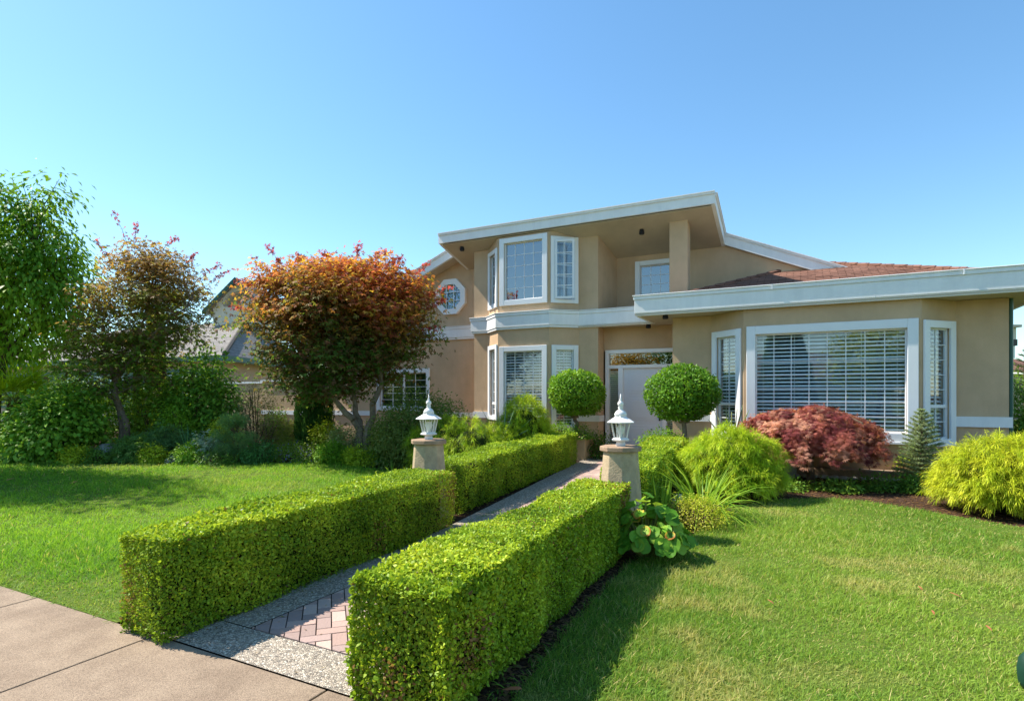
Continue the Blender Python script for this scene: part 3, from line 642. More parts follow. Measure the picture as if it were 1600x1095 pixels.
# upper canopy roof
def slab(mb, x0, x1, y0, y1, zt0, zt1, th): mb.prism([(x0, y0), (x1, y0), (x1, y1), (x0, y1)], [zt0-th, zt0-th, zt1-th, zt1-th], [zt0, zt0, zt1, zt1])
m_s = -.288; cy0, cy1 = 12.75, 15.2
mb = MB(); slab(mb, -8.70, -1.78, cy0+.08, cy1, 5.90, 5.90+m_s*(cy1-cy0-.08), .03); mb.build('roof', M['greyshingle'], house); 
o = [c for c in bpy.data.objects if c.parent == house][-1]; plane_uv(o)
mb = MB(); slab(mb, -8.70, -1.78, cy0+.08, cy1, 5.665, 5.665+m_s*(cy1-cy0-.08), .02); o = mb.build('canopy_soffit', M['soffit'], house)
mb = MB()
def rake(mb, a, b, y0, y1, th, lip=True):
    "board between (x,z) points at depth y0..y1; z is the top"
    (xa, za), (xb, zb) = a, b
    def pr(t, d0, d1, yo):
        mb.add([(xa, y0-yo, za-d1), (xb, y0-yo, zb-d1), (xb, y1, zb-d1), (xa, y1, za-d1), (xa, y0-yo, za-d0), (xb, y0-yo, zb-d0), (xb, y1, zb-d0), (xa, y1, za-d0)],
            [(0,3,2,1),(4,5,6,7),(0,1,5,4),(1,2,6,5),(2,3,7,6),(3,0,4,7)])
    pr(0, .0, .022, .045); pr(0, .023, .065, .028); pr(0, .066, th, 0)
rake(mb, (-8.785, 5.945), (-1.70, 5.945), cy0, cy0+.06, .27)
# side returns of the canopy
for xo, xi in ((-1.70, -1.78), (-8.785, -8.70)):
    for d0, d1, e in ((0, .022, .045), (.023, .065, .028), (.066, .27, 0)):
        s_ = 1 if xo > -5 else -1; xx = xo+s_*e; P = [(min(xx, xi), cy0+.061), (max(xx, xi), cy0+.061), (max(xx, xi), cy1), (min(xx, xi), cy1)]
        za = 5.945+m_s*.061; zb = 5.945+m_s*(cy1-cy0); mb.prism(P, [za-d1, za-d1, zb-d1, zb-d1], [za-d0, za-d0, zb-d0, zb-d0])
o = mb.build('fascia', M['white'], house); o['label'] = 'high white fascia along the upper canopy roof'
# left gable rake and roof; right rake and roof
mb = MB(); rake(mb, (-14.9, 3.40), (-8.75, 5.92), 13.7, 13.78, .29); mb.build('rake_board', M['white'], house)
mb = MB(); rake(mb, (-1.74, 5.49), (2.4, 3.71), 14.40, 14.46, .29); mb.build('rake_board', M['white'], house)
mb = MB()
def roofplane(mb, x0, z0, x1, z1, y0, y1, th=.05): mb.add([(x0, y0, z0), (x1, y0, z1), (x1, y1, z1), (x0, y1, z0), (x0, y0, z0-th), (x1, y0, z1-th), (x1, y1, z1-th), (x0, y1, z0-th)], [(0,1,2,3),(7,6,5,4),(0,4,5,1),(1,5,6,2),(2,6,7,3),(3,7,4,0)])
roofplane(mb, -14.9, 3.39, -8.6, 5.97, 13.79, 22); roofplane(mb, -8.6, 5.97, -5.2, 4.6, 15.25, 22)
roofplane(mb, 2.4, 3.70, -1.74, 5.48, 14.47, 22); roofplane(mb, -1.74, 5.48, -2.2, 5.62, 15.25, 22); roofplane(mb, -2.2, 5.62, -5.2, 4.6, 15.25, 22)
o = mb.build('roof', M['greyshingle'], house); plane_uv(o); o['label'] = 'main gable roof planes behind the upper fascia'
mb = MB(); roofplane(mb, -14.9, 3.13, -8.72, 5.66, 13.785, 14.25, .02); mb.build('gable_soffit', M['soffit'], house)
mb = MB(); roofplane(mb, 2.4, 3.43, -1.74, 5.21, 14.462, 14.52, .02); mb.build('gable_soffit', M['soffit'], house)
# sill-height trim band
def trim(fr, a, b, z0=.985, z1=1.15, t=.04): MB().fbox(fr, a, b, .002, t, z0, z1).build('trim_band', M['white'], house)
trim(f1, 0, f1.L-.0, 1.04, 1.19); trim(f2, 0, .05, 1.04, 1.19); trim(f5, -.02, f5.L+.04, 1.04, 1.22, .05); trim(S5, 0, S5.L+.04, .95, 1.10); trim(Q((-4.455, 13.35), (-4.455, 13.73)), -.03, .36, .952, 1.098, .003); trim(S1, -.02, S1.L, .985, 1.15); trim(LW, 0, sx(-12.15), .94, 1.09); trim(LW, sx(-10.07), LW.L, .94, 1.09)
# octagon window
oc = at(0, 1); ox, oy, oz = -.6555*14.2, 14.2, zof(705.8, 464.4, 14.2)
def octr(r, rot=math.pi/8): return [(ox+r*math.cos(rot+i*math.pi/4), oz+r*math.sin(rot+i*math.pi/4)) for i in range(8)]
mb = MB(); A, B = octr(.56), octr(.39)
for i in range(8):
    j = (i+1) % 8; a, b, c, d = A[i], A[j], B[j], B[i]
    mb.add([(p[0], oy-.105, p[1]) for p in (a, b, c, d)]+[(p[0], oy-.001, p[1]) for p in (a, b, c, d)], [(0, 1, 2, 3), (0, 4, 5, 1), (3, 2, 6, 7)])
octo = mb.build('octagon_window', M['frame'], house); octo['label'] = 'octagonal window with a thick white frame under the left gable'
mb = MB(); mb.add([(p[0], oy-.045+(p[1]-oz)*.10, p[1]) for p in octr(.40)], [tuple(range(8))]); mb.build('pane', M['mirror'], octo)
mb = MB(); mb.add([(p[0], oy-.004, p[1]) for p in octr(.40)], [tuple(range(8))]); mb.build('backing', M['dark'], octo)
mb = MB()
for k in (-1, 1): mb.box(ox+k*.13-.009, ox+k*.13+.009, oy-.098, oy-.09, oz-.37, oz+.37); mb.box(ox-.37, ox+.37, oy-.0985, oy-.0905, oz+k*.13-.009, oz+k*.13+.009)
mb.build('glazing_bars', M['frame'], octo)
# door set
def box_part(name, bx, m, par, bev=.004):
    mb = MB()
    for b in bx: mb.box(*b)
    o = mb.build(name, M[m], par)
    if bev: v = o.modifiers.new('bevel', 'BEVEL'); v.width = bev; v.segments = 1
    return o
Yd = 13.8
df = box_part('door_frame', [(-4.45, -4.36, Yd-.03, Yd+.12, .17, 2.72), (-2.66, -2.56, Yd-.03, Yd+.12, .17, 2.72), (-4.36, -2.66, Yd-.029, Yd+.12, 2.63, 2.719), (-4.36, -2.66, Yd-.028, Yd+.12, 2.26, 2.34), (-4.12, -4.0, Yd-.02, Yd+.12, .17, 2.26), (-3.04, -2.93, Yd-.02, Yd+.12, .17, 2.26), (-4.36, -4.12, Yd-.01, Yd+.12, .17, .3), (-2.93, -2.66, Yd-.01, Yd+.12, .17, .3)], 'frame', house)
MB().quad((-4.36, Yd+.05, 2.34), (-2.66, Yd+.05, 2.34), (-2.66, Yd+.05, 2.63), (-4.36, Yd+.05, 2.63)).build('transom_pane', M['mirror'], df)
for a, b in ((-4.36, -4.12), (-2.93, -2.66)):
    o = MB().quad((a, Yd+.05, .3), (b, Yd+.05, .3), (b, Yd+.05, 2.26), (a, Yd+.05, 2.26)).build('sidelight_pane', M['glass'], df)
    bl = MB(); z = 2.2
    while z > .35: bl.quad((a, Yd+.1, z), (b, Yd+.1, z), (b, Yd+.13, z-.03), (a, Yd+.13, z-.03)); z -= .05
    bl.build('sidelight_blind', M['blind'], df)
dr = box_part('front_door', [(-4.0, -3.04, Yd+.03, Yd+.08, .18, 2.258)], 'door', house)
dpn = []
for j in range(3):
    z0 = .32+j*.66; dpn += [(-3.86, -3.18, Yd+.018, Yd+.0305, z0, z0+.54), (-3.80, -3.24, Yd+.010, Yd+.0185, z0+.06, z0+.48)]
box_part('door_panel', dpn, 'door', dr, .008)
h_ = MB(); h_.box(-3.125, -3.085, Yd-.0, Yd+.029, .98, 1.2); h_.tube([(-3.105, Yd-.03, 1.0), (-3.105, Yd-.06, 1.06), (-3.105, Yd-.03, 1.14)], .011); h_.build('handle', M['black'], dr)
# fixtures under the soffits
def spot(x, y, z):
    s_ = MB().rings((x, y, z-.12), [(.05, 0), (.065, .02), (.05, .12)], 10).build('soffit_light', M['black'], house)
spot(-3.42, 13.35, 5.50); spot(-8.22, 13.05, 5.60); spot(-3.3, 13.5, 3.30); spot(-2.6, 12.1, 3.31); spot(3.36, 12.25, 3.32)
mb = MB(); mb.tube([(3.17, 12.75, 0), (3.17, 12.75, 3.28)], .045, 8); mb.build('downspout', M['greenpaint'], house)
# brick-faced planter boxes by the entrance
plb = box_part('entry_planter', [(-5.35, -4.36, 12.05, 12.75, 0, .62)], 'stucco_rough', house, .01)
# concrete footing ledge with stones under the bay
led = box_part('footing_ledge', [(-1.0, 1.75, 11.72, 11.98, .0, .28)], 'capstone', house, .01)

# ------------------------------------------------------------------ hedges
HC = [(.11, .21, .012), (.21, .35, .018), (.36, .49, .03), (.54, .62, .05)]
def hedge(name, label, foot, h, dens, leaf, cols=HC, patches=()):
    "foot: 4 plan points anticlockwise"
    c = np.mean(foot, 0); t = thing(name, label, 'hedge', (c[0], c[1], gz(c[1])), 'clipped box hedges along the path')
    parts = []
    fp = [np.array(p, float) for p in foot]
    tot = 0
    def emit(n, fn, nrm):
        u, v = RNG.uniform(0, 1, n), RNG.uniform(0, 1, n); P = fn(u, v); dep = np.abs(RNG.normal(0, .026, n))
        rough = noise(P, 7)*.016+noise(P, 2.6)*.022+noise(P, 22)*.008
        nn = np.broadcast_to(nrm, P.shape); out = unit(nn+RNG.normal(0, .55, P.shape))
        P = P+nn*(rough-dep)[:, None]
        return P, out
    Z = lambda P: gza(P[:, 1])
    segs = []
    for i in range(4):
        a, b = fp[i], fp[(i+1) % 4]; L_ = np.linalg.norm(b-a); u_ = (b-a)/L_; nr = np.array([u_[1], -u_[0], 0.])
        segs.append((a, b, L_, nr))
    for a, b, L_, nr in segs:
        n = int(L_*h*dens)
        def fn(u, v, a=a, b=b, nr=nr):
            P = np.concatenate([a+(b-a)*u[:, None], np.zeros((len(u), 1))], 1); z = v*h; P[:, 2] = Z(P)+z
            rd = .05; k = np.clip((z-(h-rd))/rd, 0, 1); P -= nr*(rd*(1-np.sqrt(1-k*k*.96)))[:, None]
            P -= nr*(.03*(1-np.clip(z/.15, 0, 1)))[:, None]
            return P
        parts.append(emit(n, fn, nr))
    area = .5*abs(sum(fp[i][0]*fp[(i+1) % 4][1]-fp[(i+1) % 4][0]*fp[i][1] for i in range(4))); n = int(area*dens*1.1)
    def ft(u, v):
        p = fp[0]*((1-u)*(1-v))[:, None]+fp[1]*(u*(1-v))[:, None]+fp[2]*(u*v)[:, None]+fp[3]*((1-u)*v)[:, None]
        P = np.concatenate([p, np.zeros((len(u), 1))], 1); P[:, 2] = Z(P)+h; return P
    parts.append(emit(n, ft, np.array([0, 0, 1.])))
    P = np.concatenate([p for p, _ in parts]); O = np.concatenate([o for _, o in parts]); n = len(P)
    D = unit(np.cross(O, RNG.normal(size=(n, 3)))+O*.35+np.array([0, 0, .25])); c = pal(n, cols, .32, P, 5)
    br = (RNG.uniform(0, 1, n) < .012+.03*(noise(P, 2.1) > 1.25))[:, None]; c = np.where(br, np.array([.20, .12, .04]), c)
    keep = np.ones(n, bool)
    for (x_, y_, z_, r_) in patches:
        f_ = np.exp(-((P-np.array([x_, y_, z_]))**2).sum(1)/r_**2)*(.75+.5*noise(P, 12)); q_ = RNG.uniform(0, 1, n)
        c = np.where((q_ < f_*.8)[:, None], np.array([.30, .17, .06])*RNG.uniform(.5, 1.3, (n, 1)), c); keep &= RNG.uniform(0, 1, n) > f_*.55
    lowf = np.exp(-np.maximum(P[:, 2]-Z(P), 0)/.09); keep &= RNG.uniform(0, 1, n) > lowf*.45; keep &= RNG.uniform(0, 1, n) > .5*(noise(P, 8) > 1.35)
    P, O, D, c = P[keep], O[keep], D[keep], c[keep]
    ns = 60; sh_ = RNG.integers(0, len(P), ns); pk = np.repeat(P[sh_]+O[sh_]*.0, 7, 0); up_ = np.repeat(unit(O[sh_]*.5+np.array([0, 0, .8])+RNG.normal(0, .2, (ns, 3))), 7, 0); uu = np.tile(np.linspace(.0, 1, 7), ns)[:, None]
    pk = pk+up_*uu*.055; P = np.concatenate([P, pk]); D = np.concatenate([D, unit(up_+RNG.normal(0, .7, up_.shape))]); O = np.concatenate([O, ball(len(pk))]); c = np.concatenate([c, pal(len(pk), cols[2:], .15)]); n = len(P)
    P[:, 2] = np.maximum(P[:, 2], Z(P)+.012)
    s = leaf*RNG.uniform(.5, 1.5, n)*(1+.18*noise(P, 3)); V, Fc, C = leaves(P, D, O, s, s*.62, c, 1, .3)
    mesh_obj('foliage', V, Fc, M['leafgloss'], t, C)
    mb = MB(); q = [p+unit(fp[(i+1) % 4]-p)*.13+unit(fp[i-1]-p)*.13 for i, p in enumerate(fp)]
    zz = [gz(p[1]) for p in q]; mb.prism([tuple(p) for p in q], zz, [z+h-.10 for z in zz]); mb.build('branches', M['core'], t)
    return t
hedge('box_hedge', 'clipped box hedge along the left side of the path nearest the sidewalk', [(-4.12, 2.2), (-3.64, 2.2), (-3.72, 5.75), (-4.42, 5.75)], .665, 15000, .020, patches=[(-3.72, 5.7, .4, .30), (-4.1, 2.2, .28, .16), (-3.7, 4.4, .2, .12)])
hedge('box_hedge', 'clipped box hedge left of the path running from the stone pillar to the house', [(-4.72, 6.5), (-3.98, 6.3), (-4.32, 11.5), (-4.95, 11.5)], .665, 8500, .026)
hedge('box_hedge', 'large bright clipped box hedge in the right foreground', [(-2.12, 2.26), (-1.50, 2.26), (-1.62, 5.85), (-2.12, 5.85)], .665, 19000, .0185, patches=[(-1.62, 5.8, .45, .28), (-1.5, 2.5, .3, .14), (-1.9, 2.26, .15, .14)])
hedge('box_hedge', 'clipped box hedge right of the path behind the right stone pillar', [(-2.22, 6.7), (-1.68, 6.7), (-1.98, 11.3), (-2.68, 11.3)], .665, 8000, .026)

# ------------------------------------------------------------------ lamp pillars
def pillar(label, x, y, grp):
    z = gz(y); t = thing('lamp_pillar', label, 'lamp pillar', (x, y, z), grp); c = (x, y, z); r8 = math.pi/8; H = 1.0
    o = MB().rings(c, [(.27, 0), (.265, .03), (.193, H-.05)], 8, r8).build('stone_shaft', M['stone'], t); b = o.modifiers.new('bevel', 'BEVEL'); b.width = .008; b.segments = 2
    o = MB().rings(c, [(.222, H-.055), (.233, H-.048), (.233, H-.004), (.226, H+.004)], 8, r8).build('cap_stone', M['capstone'], t); b = o.modifiers.new('bevel', 'BEVEL'); b.width = .006; b.segments = 2
    c = (x, y, z+H+.003); r6 = math.pi/6+.25
    ln = MB(); ln.rings(c, [(.052, 0), (.056, .02), (.045, .05)], 14); ln.rings(c, [(.045, .05), (.105, .062), (.11, .075), (.08, .093)], 6, r6)
    for k in range(6):
        a = r6+k*math.pi/3; ln.tube([(x+.078*math.cos(a), y+.078*math.sin(a), c[2]+.09), (x+.115*math.cos(a), y+.115*math.sin(a), c[2]+.262)], .0075, 5)
        a2 = a+math.pi/6; ln.tube([(x+.068*math.cos(a2), y+.068*math.sin(a2), c[2]+.09), (x+.100*math.cos(a2), y+.100*math.sin(a2), c[2]+.262)], .004, 4)
    lo = ln.build('lantern', M['lampwhite'], t)
    MB().rings(c, [(.072, .092), (.108, .261)], 6, r6, False).build('lamp_glass', M['lampglass'], lo)
    MB().rings(c, [(.02, .092), (.022, .13), (.045, .165), (.05, .19), (.035, .225), (.01, .235)], 12).build('bulb', M['bulb'], lo, True)
    MB().rings(c, [(.10, .258), (.168, .262), (.17, .270), (.12, .30), (.075, .325), (.07, .345)], 6, r6).build('lantern_roof', M['lampwhite'], lo)
    f = MB(); f.rings(c, [(.068, .34), (.07, .36), (.05, .39), (.028, .405), (.02, .415), (.033, .43), (.02, .445), (.03, .455), (.036, .475), (.028, .495), (.012, .505), (.016, .52), (.008, .535), (.004, .585)], 14)
    f.build('finial', M['lampwhite'], lo, True)
    return t
pillar('stone pillar with a white lantern between the two left hedges, far from the camera', -4.34, 6.08, 'stone lamp pillars')
pillar('stone pillar with a white lantern beside the large leaved plant right of the path', -1.84, 6.25, 'stone lamp pillars')

# ------------------------------------------------------------------ planting
def B(px, d, dz=0.):
    p = at(px, d); p[2] = gz(p[1])+dz; return p
def pz(px, y, d): return at(px, d, EYE+(HZ-y)/F*d)
G_D = [(.04, .11, .012), (.08, .18, .018), (.14, .28, .025)]; G_M = [(.08, .20, .015), (.15, .31, .02), (.26, .43, .03)]; G_Y = [(.18, .30, .015), (.36, .45, .025), (.52, .56, .04)]
# ball trees
def topiary(label, px, d, rx, rz, zc, zbase):
    b = B(px, d); b[2] = zbase; t = thing('ball_tree', label, 'topiary', b, 'ball topiaries by the entrance')
    c = np.array([b[0], b[1], zc]); n = 9500; dd = ball(n); lum = 1+.06*noise(dd*1.4+b, 1.2)+.05*noise(dd*3+b, 1.5)+.035*noise(dd*8, 1.5)+.12*(RNG.uniform(0, 1, n) < .01)
    P = c+dd*np.array([rx, rx*.95, rz])*(lum*RNG.uniform(.82, 1.02, n))[:, None]; P = P[(P[:, 2] > zc-rz*.93)]; n = len(P); dd = unit((P-c)/np.array([rx, rx, rz]))
    O = unit(dd+RNG.normal(0, .5, (n, 3))); D = unit(np.cross(O, RNG.normal(size=(n, 3)))+dd*.5+np.array([0, 0, .2])); s = .062*RNG.uniform(.7, 1.3, n)
    V, Fc, C = leaves(P, D, O, s, s*.5, pal(n, [(.07, .19, .012), (.14, .31, .018), (.27, .45, .03)], .2, P, 4)); mesh_obj('foliage', V, Fc, M['leafgloss'], t, C)
    mb = MB(); nodes = []; top = c-(0, 0, rz*.95)
    limb(mb, [b, (b+top)/2+(.03, 0, 0), top], .055, .045, nodes, 8)
    for k in range(9): a = k*.7; limb(mb, [top-(0, 0, .05), top+(math.cos(a)*rx*.3, math.sin(a)*rx*.3, rz*.18), top+(math.cos(a)*rx*.62, math.sin(a)*rx*.6, rz*.55)], .025, .008, nodes, 5)
    mb.build('trunk', M['barklight'], t)
    co = MB(); co.rings(tuple(c), [(rx*.3, -rz*.72), (rx*.62, -rz*.45), (rx*.76, 0), (rx*.62, rz*.45), (rx*.3, rz*.7)], 12); co.build('inner_twigs', M['core'], t, True)
topiary('round clipped ball tree left of the front door standing in the stucco planter', 899, 13.1, .64, .52, 1.62, .62)
topiary('round clipped ball tree right of the front door in front of the tan wall', 1068, 11.0, .67, .53, 1.62, gz(11.2))
# thread cypress mounds
YG = [(.18, .32, .012), (.34, .48, .02), (.52, .60, .035)]; YY = [(.26, .36, .015), (.44, .51, .025), (.60, .61, .045)]
mop('thread_cypress', 'yellow green weeping shrub between the right hedge and the red maple', B(1142, 8.6), .74, .68, 1.0, 42000, YG, .155, per=30)
mop('thread_cypress', 'bright yellow thread leaved mound at the right edge of the lawn', B(1578, 7.35), .74, .74, .96, 48000, YY, .155, per=30)
mop('thread_cypress', 'upright yellow green thread shrub in front of the ground floor bay window', B(818, 12.0), .52, .42, 1.45, 14000, YG, .16, lift=.62, per=26)
for lab, px, d, rx, rz, n in (('low spreading golden green shrub directly behind the left stone pillar', 735, 10.6, .62, 1.05, 13000), ('low spreading golden green shrub beside the grey pot', 840, 12.5, .36, 1.1, 6000), ('low golden shrub between the dark azalea and the bay window', 695, 11.5, .7, 1.08, 13000), ('low golden shrub under the spiky agave', 775, 11.4, .55, .95, 11000)):
    mop('juniper', lab, B(px, d), rx, rx*.9, rz, n, [(.18, .32, .012), (.32, .46, .02), (.48, .55, .03)], .17)
# red laceleaf maple
def lace():
    b = B(1268, 9.75); t = thing('laceleaf_maple', 'low weeping red laceleaf maple in front of the living room window', 'tree', b)
    nt_ = 540; d = ball(nt_*2); d = d[d[:, 2] > -.02][:nt_]; nt_ = len(d); c = b+(0, 0, .69)
    lum = 1+.07*noise(d*2.4+b, 1.7)+.05*noise(d*7, 1.5)
    Cc = c+d*np.array([1.08, .92, .61])*(RNG.uniform(.72, 1.0, nt_)*lum)[:, None]; edge = np.clip(1-d[:, 2]*2.2, 0, 1); Cc[:, 2] -= edge*RNG.uniform(0, .27, nt_)
    per = 44; k = np.repeat(np.arange(nt_), per); n = len(k); out = unit(d*np.array([1, 1, 0])+RNG.normal(0, .3, (nt_, 3))*np.array([1, 1, 0])); u = RNG.uniform(-.3, 1, n)
    P = Cc[k]+out[k]*(u*.17)[:, None]-np.array([0, 0, 1.])*(np.maximum(u, 0)**1.7*.16)[:, None]+RNG.normal(0, 1, (n, 3))*np.array([.05, .05, .018]); P[:, 2] = np.maximum(P[:, 2], b[2]+.34)
    Nn = unit(np.array([0, 0, .8])+d[k]*.6+RNG.normal(0, .35, (n, 3))); D = unit(out[k]*.6+RNG.normal(0, .4, (n, 3))-np.array([0, 0, .8]))
    col = pal(nt_, [(.17, .04, .05), (.34, .085, .08), (.50, .18, .13), (.64, .34, .24)], .15)[k]*RNG.uniform(.75, 1.2, (n, 1))
    V, Fc, C = leaves(P, D, Nn, .080*RNG.uniform(.7, 1.2, n), .010, col, 5, .2, R(28)); mesh_obj('foliage', V, Fc, M['leafmatte'], t, C)
    mb = MB(); nodes = []; top = b+np.array([.02, 0, .72])
    limb(mb, [b-(0, 0, .03), b+(-.03, 0, .3), top], .075, .05, nodes, 8, .012)
    for k in range(11):
        a = k*.57; q = c+np.array([math.cos(a)*.85, math.sin(a)*.7, .25+.1*math.sin(k*2)]); limb(mb, [top-(0, 0, .1), (top+q)/2+(0, 0, .28), q, q+np.array([math.cos(a)*.15, math.sin(a)*.15, -.25])], .035, .008, nodes, 6, .03)
    mb.build('trunk', M['bark'], t)
lace()
# spruce
def spruce(label, b, h, r, cols, nl=16):
    t = thing('spruce', label, 'tree', b); tw = MB(); tw.tube([b, b+(0, 0, h*.5), b+(0, 0, h)], [.03, .02, .006], 6); Pn = []; Dn = []
    for k in range(nl):
        f = k/(nl-1); z = h*(.10+.86*f); rr = r*(1-f)**.75+.05; m_ = int(10-4*f)
        for j in range(m_):
            a = j*2*math.pi/m_+k*1.3+random.uniform(-.2, .2); L_ = rr*random.uniform(.75, 1.12); dr = np.array([math.cos(a), math.sin(a), .12+.5*f])
            p0 = b+np.array([0, 0, z]); p1 = p0+dr*L_; tw.tube([p0, (p0+p1)/2-(0, 0, .02*L_), p1], [.008, .006, .003], 4)
            segs = [(p0, p1)]+[(p0+dr*L_*q, p0+dr*L_*q+np.array([math.cos(a+s*.8), math.sin(a+s*.8), .15])*L_*.38*(1-q*.5)) for q in (.35, .55, .75) for s in (-1, 1)]
            for A, Bq in segs[1:]: tw.tube([A, Bq], [.004, .002], 3)
            for A, Bq in segs:
                ln = np.linalg.norm(Bq-A); n = max(8, int(ln*300)); u = RNG.uniform(.08, 1.02, n)[:, None]; Pn.append(A+(Bq-A)*u); dd = unit((Bq-A)[None]*.8/ln+ball(n)*.8); Dn.append(dd)
    P = np.concatenate(Pn); D = np.concatenate(Dn); n = len(P)
    V, Fc, C = leaves(P, D, ball(n), .030, .0065, pal(n, cols, .2, P, 5)); mesh_obj('foliage', V, Fc, M['leafmatte'], t, C); tw.build('trunk', M['bark'], t)
spruce('small blue green spruce in front of the right end of the bay window', B(1440, 9.3), 1.26, .38, [(.16, .24, .12), (.25, .35, .19), (.36, .46, .27)], 17)
# agaves and pots
def agave(label, b, n, L, w, cols, lean, dr=.25):
    t = thing('agave', label, 'agave', b); P = []; D = []
    a = np.arange(n)*2.4; ln = np.linspace(.08, lean, n); D = np.stack([np.cos(a)*ln, np.sin(a)*ln, np.ones(n)], 1); P = np.repeat(np.array([b]), n, 0)+np.stack([np.cos(a)*.03, np.sin(a)*.03, np.zeros(n)], 1)
    c = pal(n, cols, .1); V, Fc, C = strips(P, D, L*RNG.uniform(.8, 1.05, n), w, c, dr*(.3+ln), 6, c*1.1); o = mesh_obj('leaves', V, Fc, M['leafmatte'], t, C); m_ = o.modifiers.new('thickness', 'SOLIDIFY'); m_.thickness = .008
    return t
def pot(label, b, r, h, m='pot'):
    o = MB().rings(tuple(b), [(r*.7, 0), (r*.78, .02), (r, h*.85), (r*1.08, h*.86), (r*1.08, h), (r*.92, h), (r*.88, h*.9), (.01, h*.9)], 18).build('plant_pot', M[m], None, False, b); tag(o, label, 'pot'); return o
pp = B(1143, 10.3); pot('grey plant pot holding the striped agave, hidden low behind the yellow green shrub', pp, .2, .55)
agave('upright striped agave in front of the left side of the bay window', pp+(0, 0, .5), 11, .82, .055, [(.22, .32, .16), (.42, .48, .26), (.5, .54, .3)], .75)
pot('square shouldered grey pot left of the red maple trunk', B(1232, 10.1), .15, .40)
pa = B(790, 11.5); pot('pale grey pot under the spiky agave beside the golden shrub', pa, .19, .52)
agave('spiky blue green agave in a pot before the ground floor bay window', pa+(-.12, .05, .46), 15, .85, .06, [(.10, .20, .12), (.20, .33, .22), (.30, .42, .3)], 1.5, .15)
# plants beside the right pillar
def bergenia():
    b = B(1012, 5.6); t = thing('bergenia', 'large leaved elephant ears plant at the foot of the right hedge end', 'plant', b); n = 165; V = []; Fs = []; C = []; st = MB()
    for k in range(n):
        a = RNG.uniform(0, 6.28); rr = math.sqrt(RNG.uniform(0, 1)); x, y = math.cos(a)*rr*.44, math.sin(a)*rr*.38; z = .10+.42*(1-rr**1.6)*RNG.uniform(.55, 1.1)+.05
        c = b+np.array([x, y, z]); out = np.array([math.cos(a)*rr, math.sin(a)*rr, 0]); nrm = unit(out*.9+np.array([RNG.normal(0, .3), RNG.normal(0, .3)-.15, .85])); ax = unit(out+RNG.normal(0, .35, 3)+np.array([0, 0, .15])); ax = unit(ax-nrm*(ax@nrm)); sd = np.cross(nrm, ax)
        r_ = RNG.uniform(.042, .070); col = np.array([(.08, .22, .015), (.15, .34, .025), (.32, .50, .05)][RNG.integers(3)])*RNG.uniform(.8, 1.2)
        red = RNG.uniform() < .06; i0 = len(V); m_ = 14; V.append(c-ax*r_*.9); C.append(col)
        for ring, f in ((1, .55), (2, 1.)):
            for j in range(m_):
                w = 2*math.pi*j/m_; rad = r_*f*(1+.06*math.sin(w*5+k)); p = c+ax*math.cos(w)*rad*1.12+sd*math.sin(w)*rad+nrm*(abs(math.sin(w))*f*.26*r_+(.03*math.sin(w*4+k)*f*r_*3)-.12*r_*f*f*math.cos(w))
                V.append(p); C.append(np.array([.55, .12, .03]) if red and f == 1 and j % 14 in (0, 1, 2, 3, 12, 13) else (np.array([.6, .38, .04]) if red and f == 1 else col))
        V[i0] = c.copy()
        for j in range(m_): Fs.append((i0, i0+1+j, i0+1+(j+1) % m_)); Fs.append((i0+1+j, i0+1+m_+j, i0+1+m_+(j+1) % m_, i0+1+(j+1) % m_))
        st.tube([b+(x*.15, y*.15, 0), b+(x*.5, y*.5, z*.6), c-ax*r_*.6], [.008, .007, .005], 5)
    mesh_obj('leaves', V, Fs, M['leafgloss'], t, np.array(C), True); st.build('stalks', M['stalk'], t)
M['stalk'] = mat('stalk', (.20, .22, .05), .6)
bergenia()
blades('daylily', 'arching green daylily clump between the right pillar and the weeping shrub', 'plant', B(1098, 7.25), 290, .98, .024, [(.12, .27, .02), (.22, .38, .03), (.36, .50, .07)], .18, 1.35, 2.2)
blades('iris', 'upright sword leaved iris right of the stone pillar', 'plant', B(1032, 6.9), 46, .62, .028, [(.10, .22, .02), (.20, .36, .04)], .14, .45, .35)
shrub('boxwood', 'small yellow green mound below the daylily at the lawn edge', 'shrub', B(1090, 6.75), [(0, 0, .14, .38, .3, .2)], 220, 26, .022, .014, G_Y+[(.35, .28, .08)], (.05, .04))
GC = [(.06, .16, .02), (.12, .26, .03), (.22, .38, .05)]
for lab, px, d, rx, rz in (('dark green leafy ground cover under the left part of the red maple', 1215, 9.2, .42, .07), ('dark green leafy plant at the lawn edge in front of the red maple trunk', 1310, 9.0, .36, .06), ('dark green fern like plant between the red maple and the spruce', 1385, 9.0, .40, .12), ('low leafy plant at the foot of the small spruce', 1440, 8.85, .28, .13)):
    shrub('ground_cover', lab, 'plant', B(px, d), [(0, 0, rz*.4, rx, .3, rz)], 110, 20, .05, .028, GC, (.07, .05))
shrub('nandina', 'thin yellow leaved plant behind the spruce trunk', 'plant', B(1425, 9.7), [(0, 0, .3, .22, .2, .28)], 30, 12, .06, .022, G_Y, (.07, .06))
shrub('planter_greenery', 'green leafy edging plants in the stucco planter under the left ball tree', 'plant', [-4.85, 12.35, .62], [(-.25, -.12, .08, .3, .25, .2), (.28, -.2, .05, .35, .28, .22)], 170, 22, .045, .028, G_M, (.06, .05))
shrub('door_shrub', 'small leafy shrub left of the front door behind the planter', 'shrub', B(936, 13.0), [(0, 0, .25, .28, .25, .35)], 70, 22, .05, .03, G_D, (.07, .05))
shrub('door_shrub', 'small bright shrub under the right ball tree beside the doorway', 'shrub', B(1035, 11.6), [(0, 0, .45, .4, .3, .35)], 110, 22, .05, .03, G_M, (.07, .05))
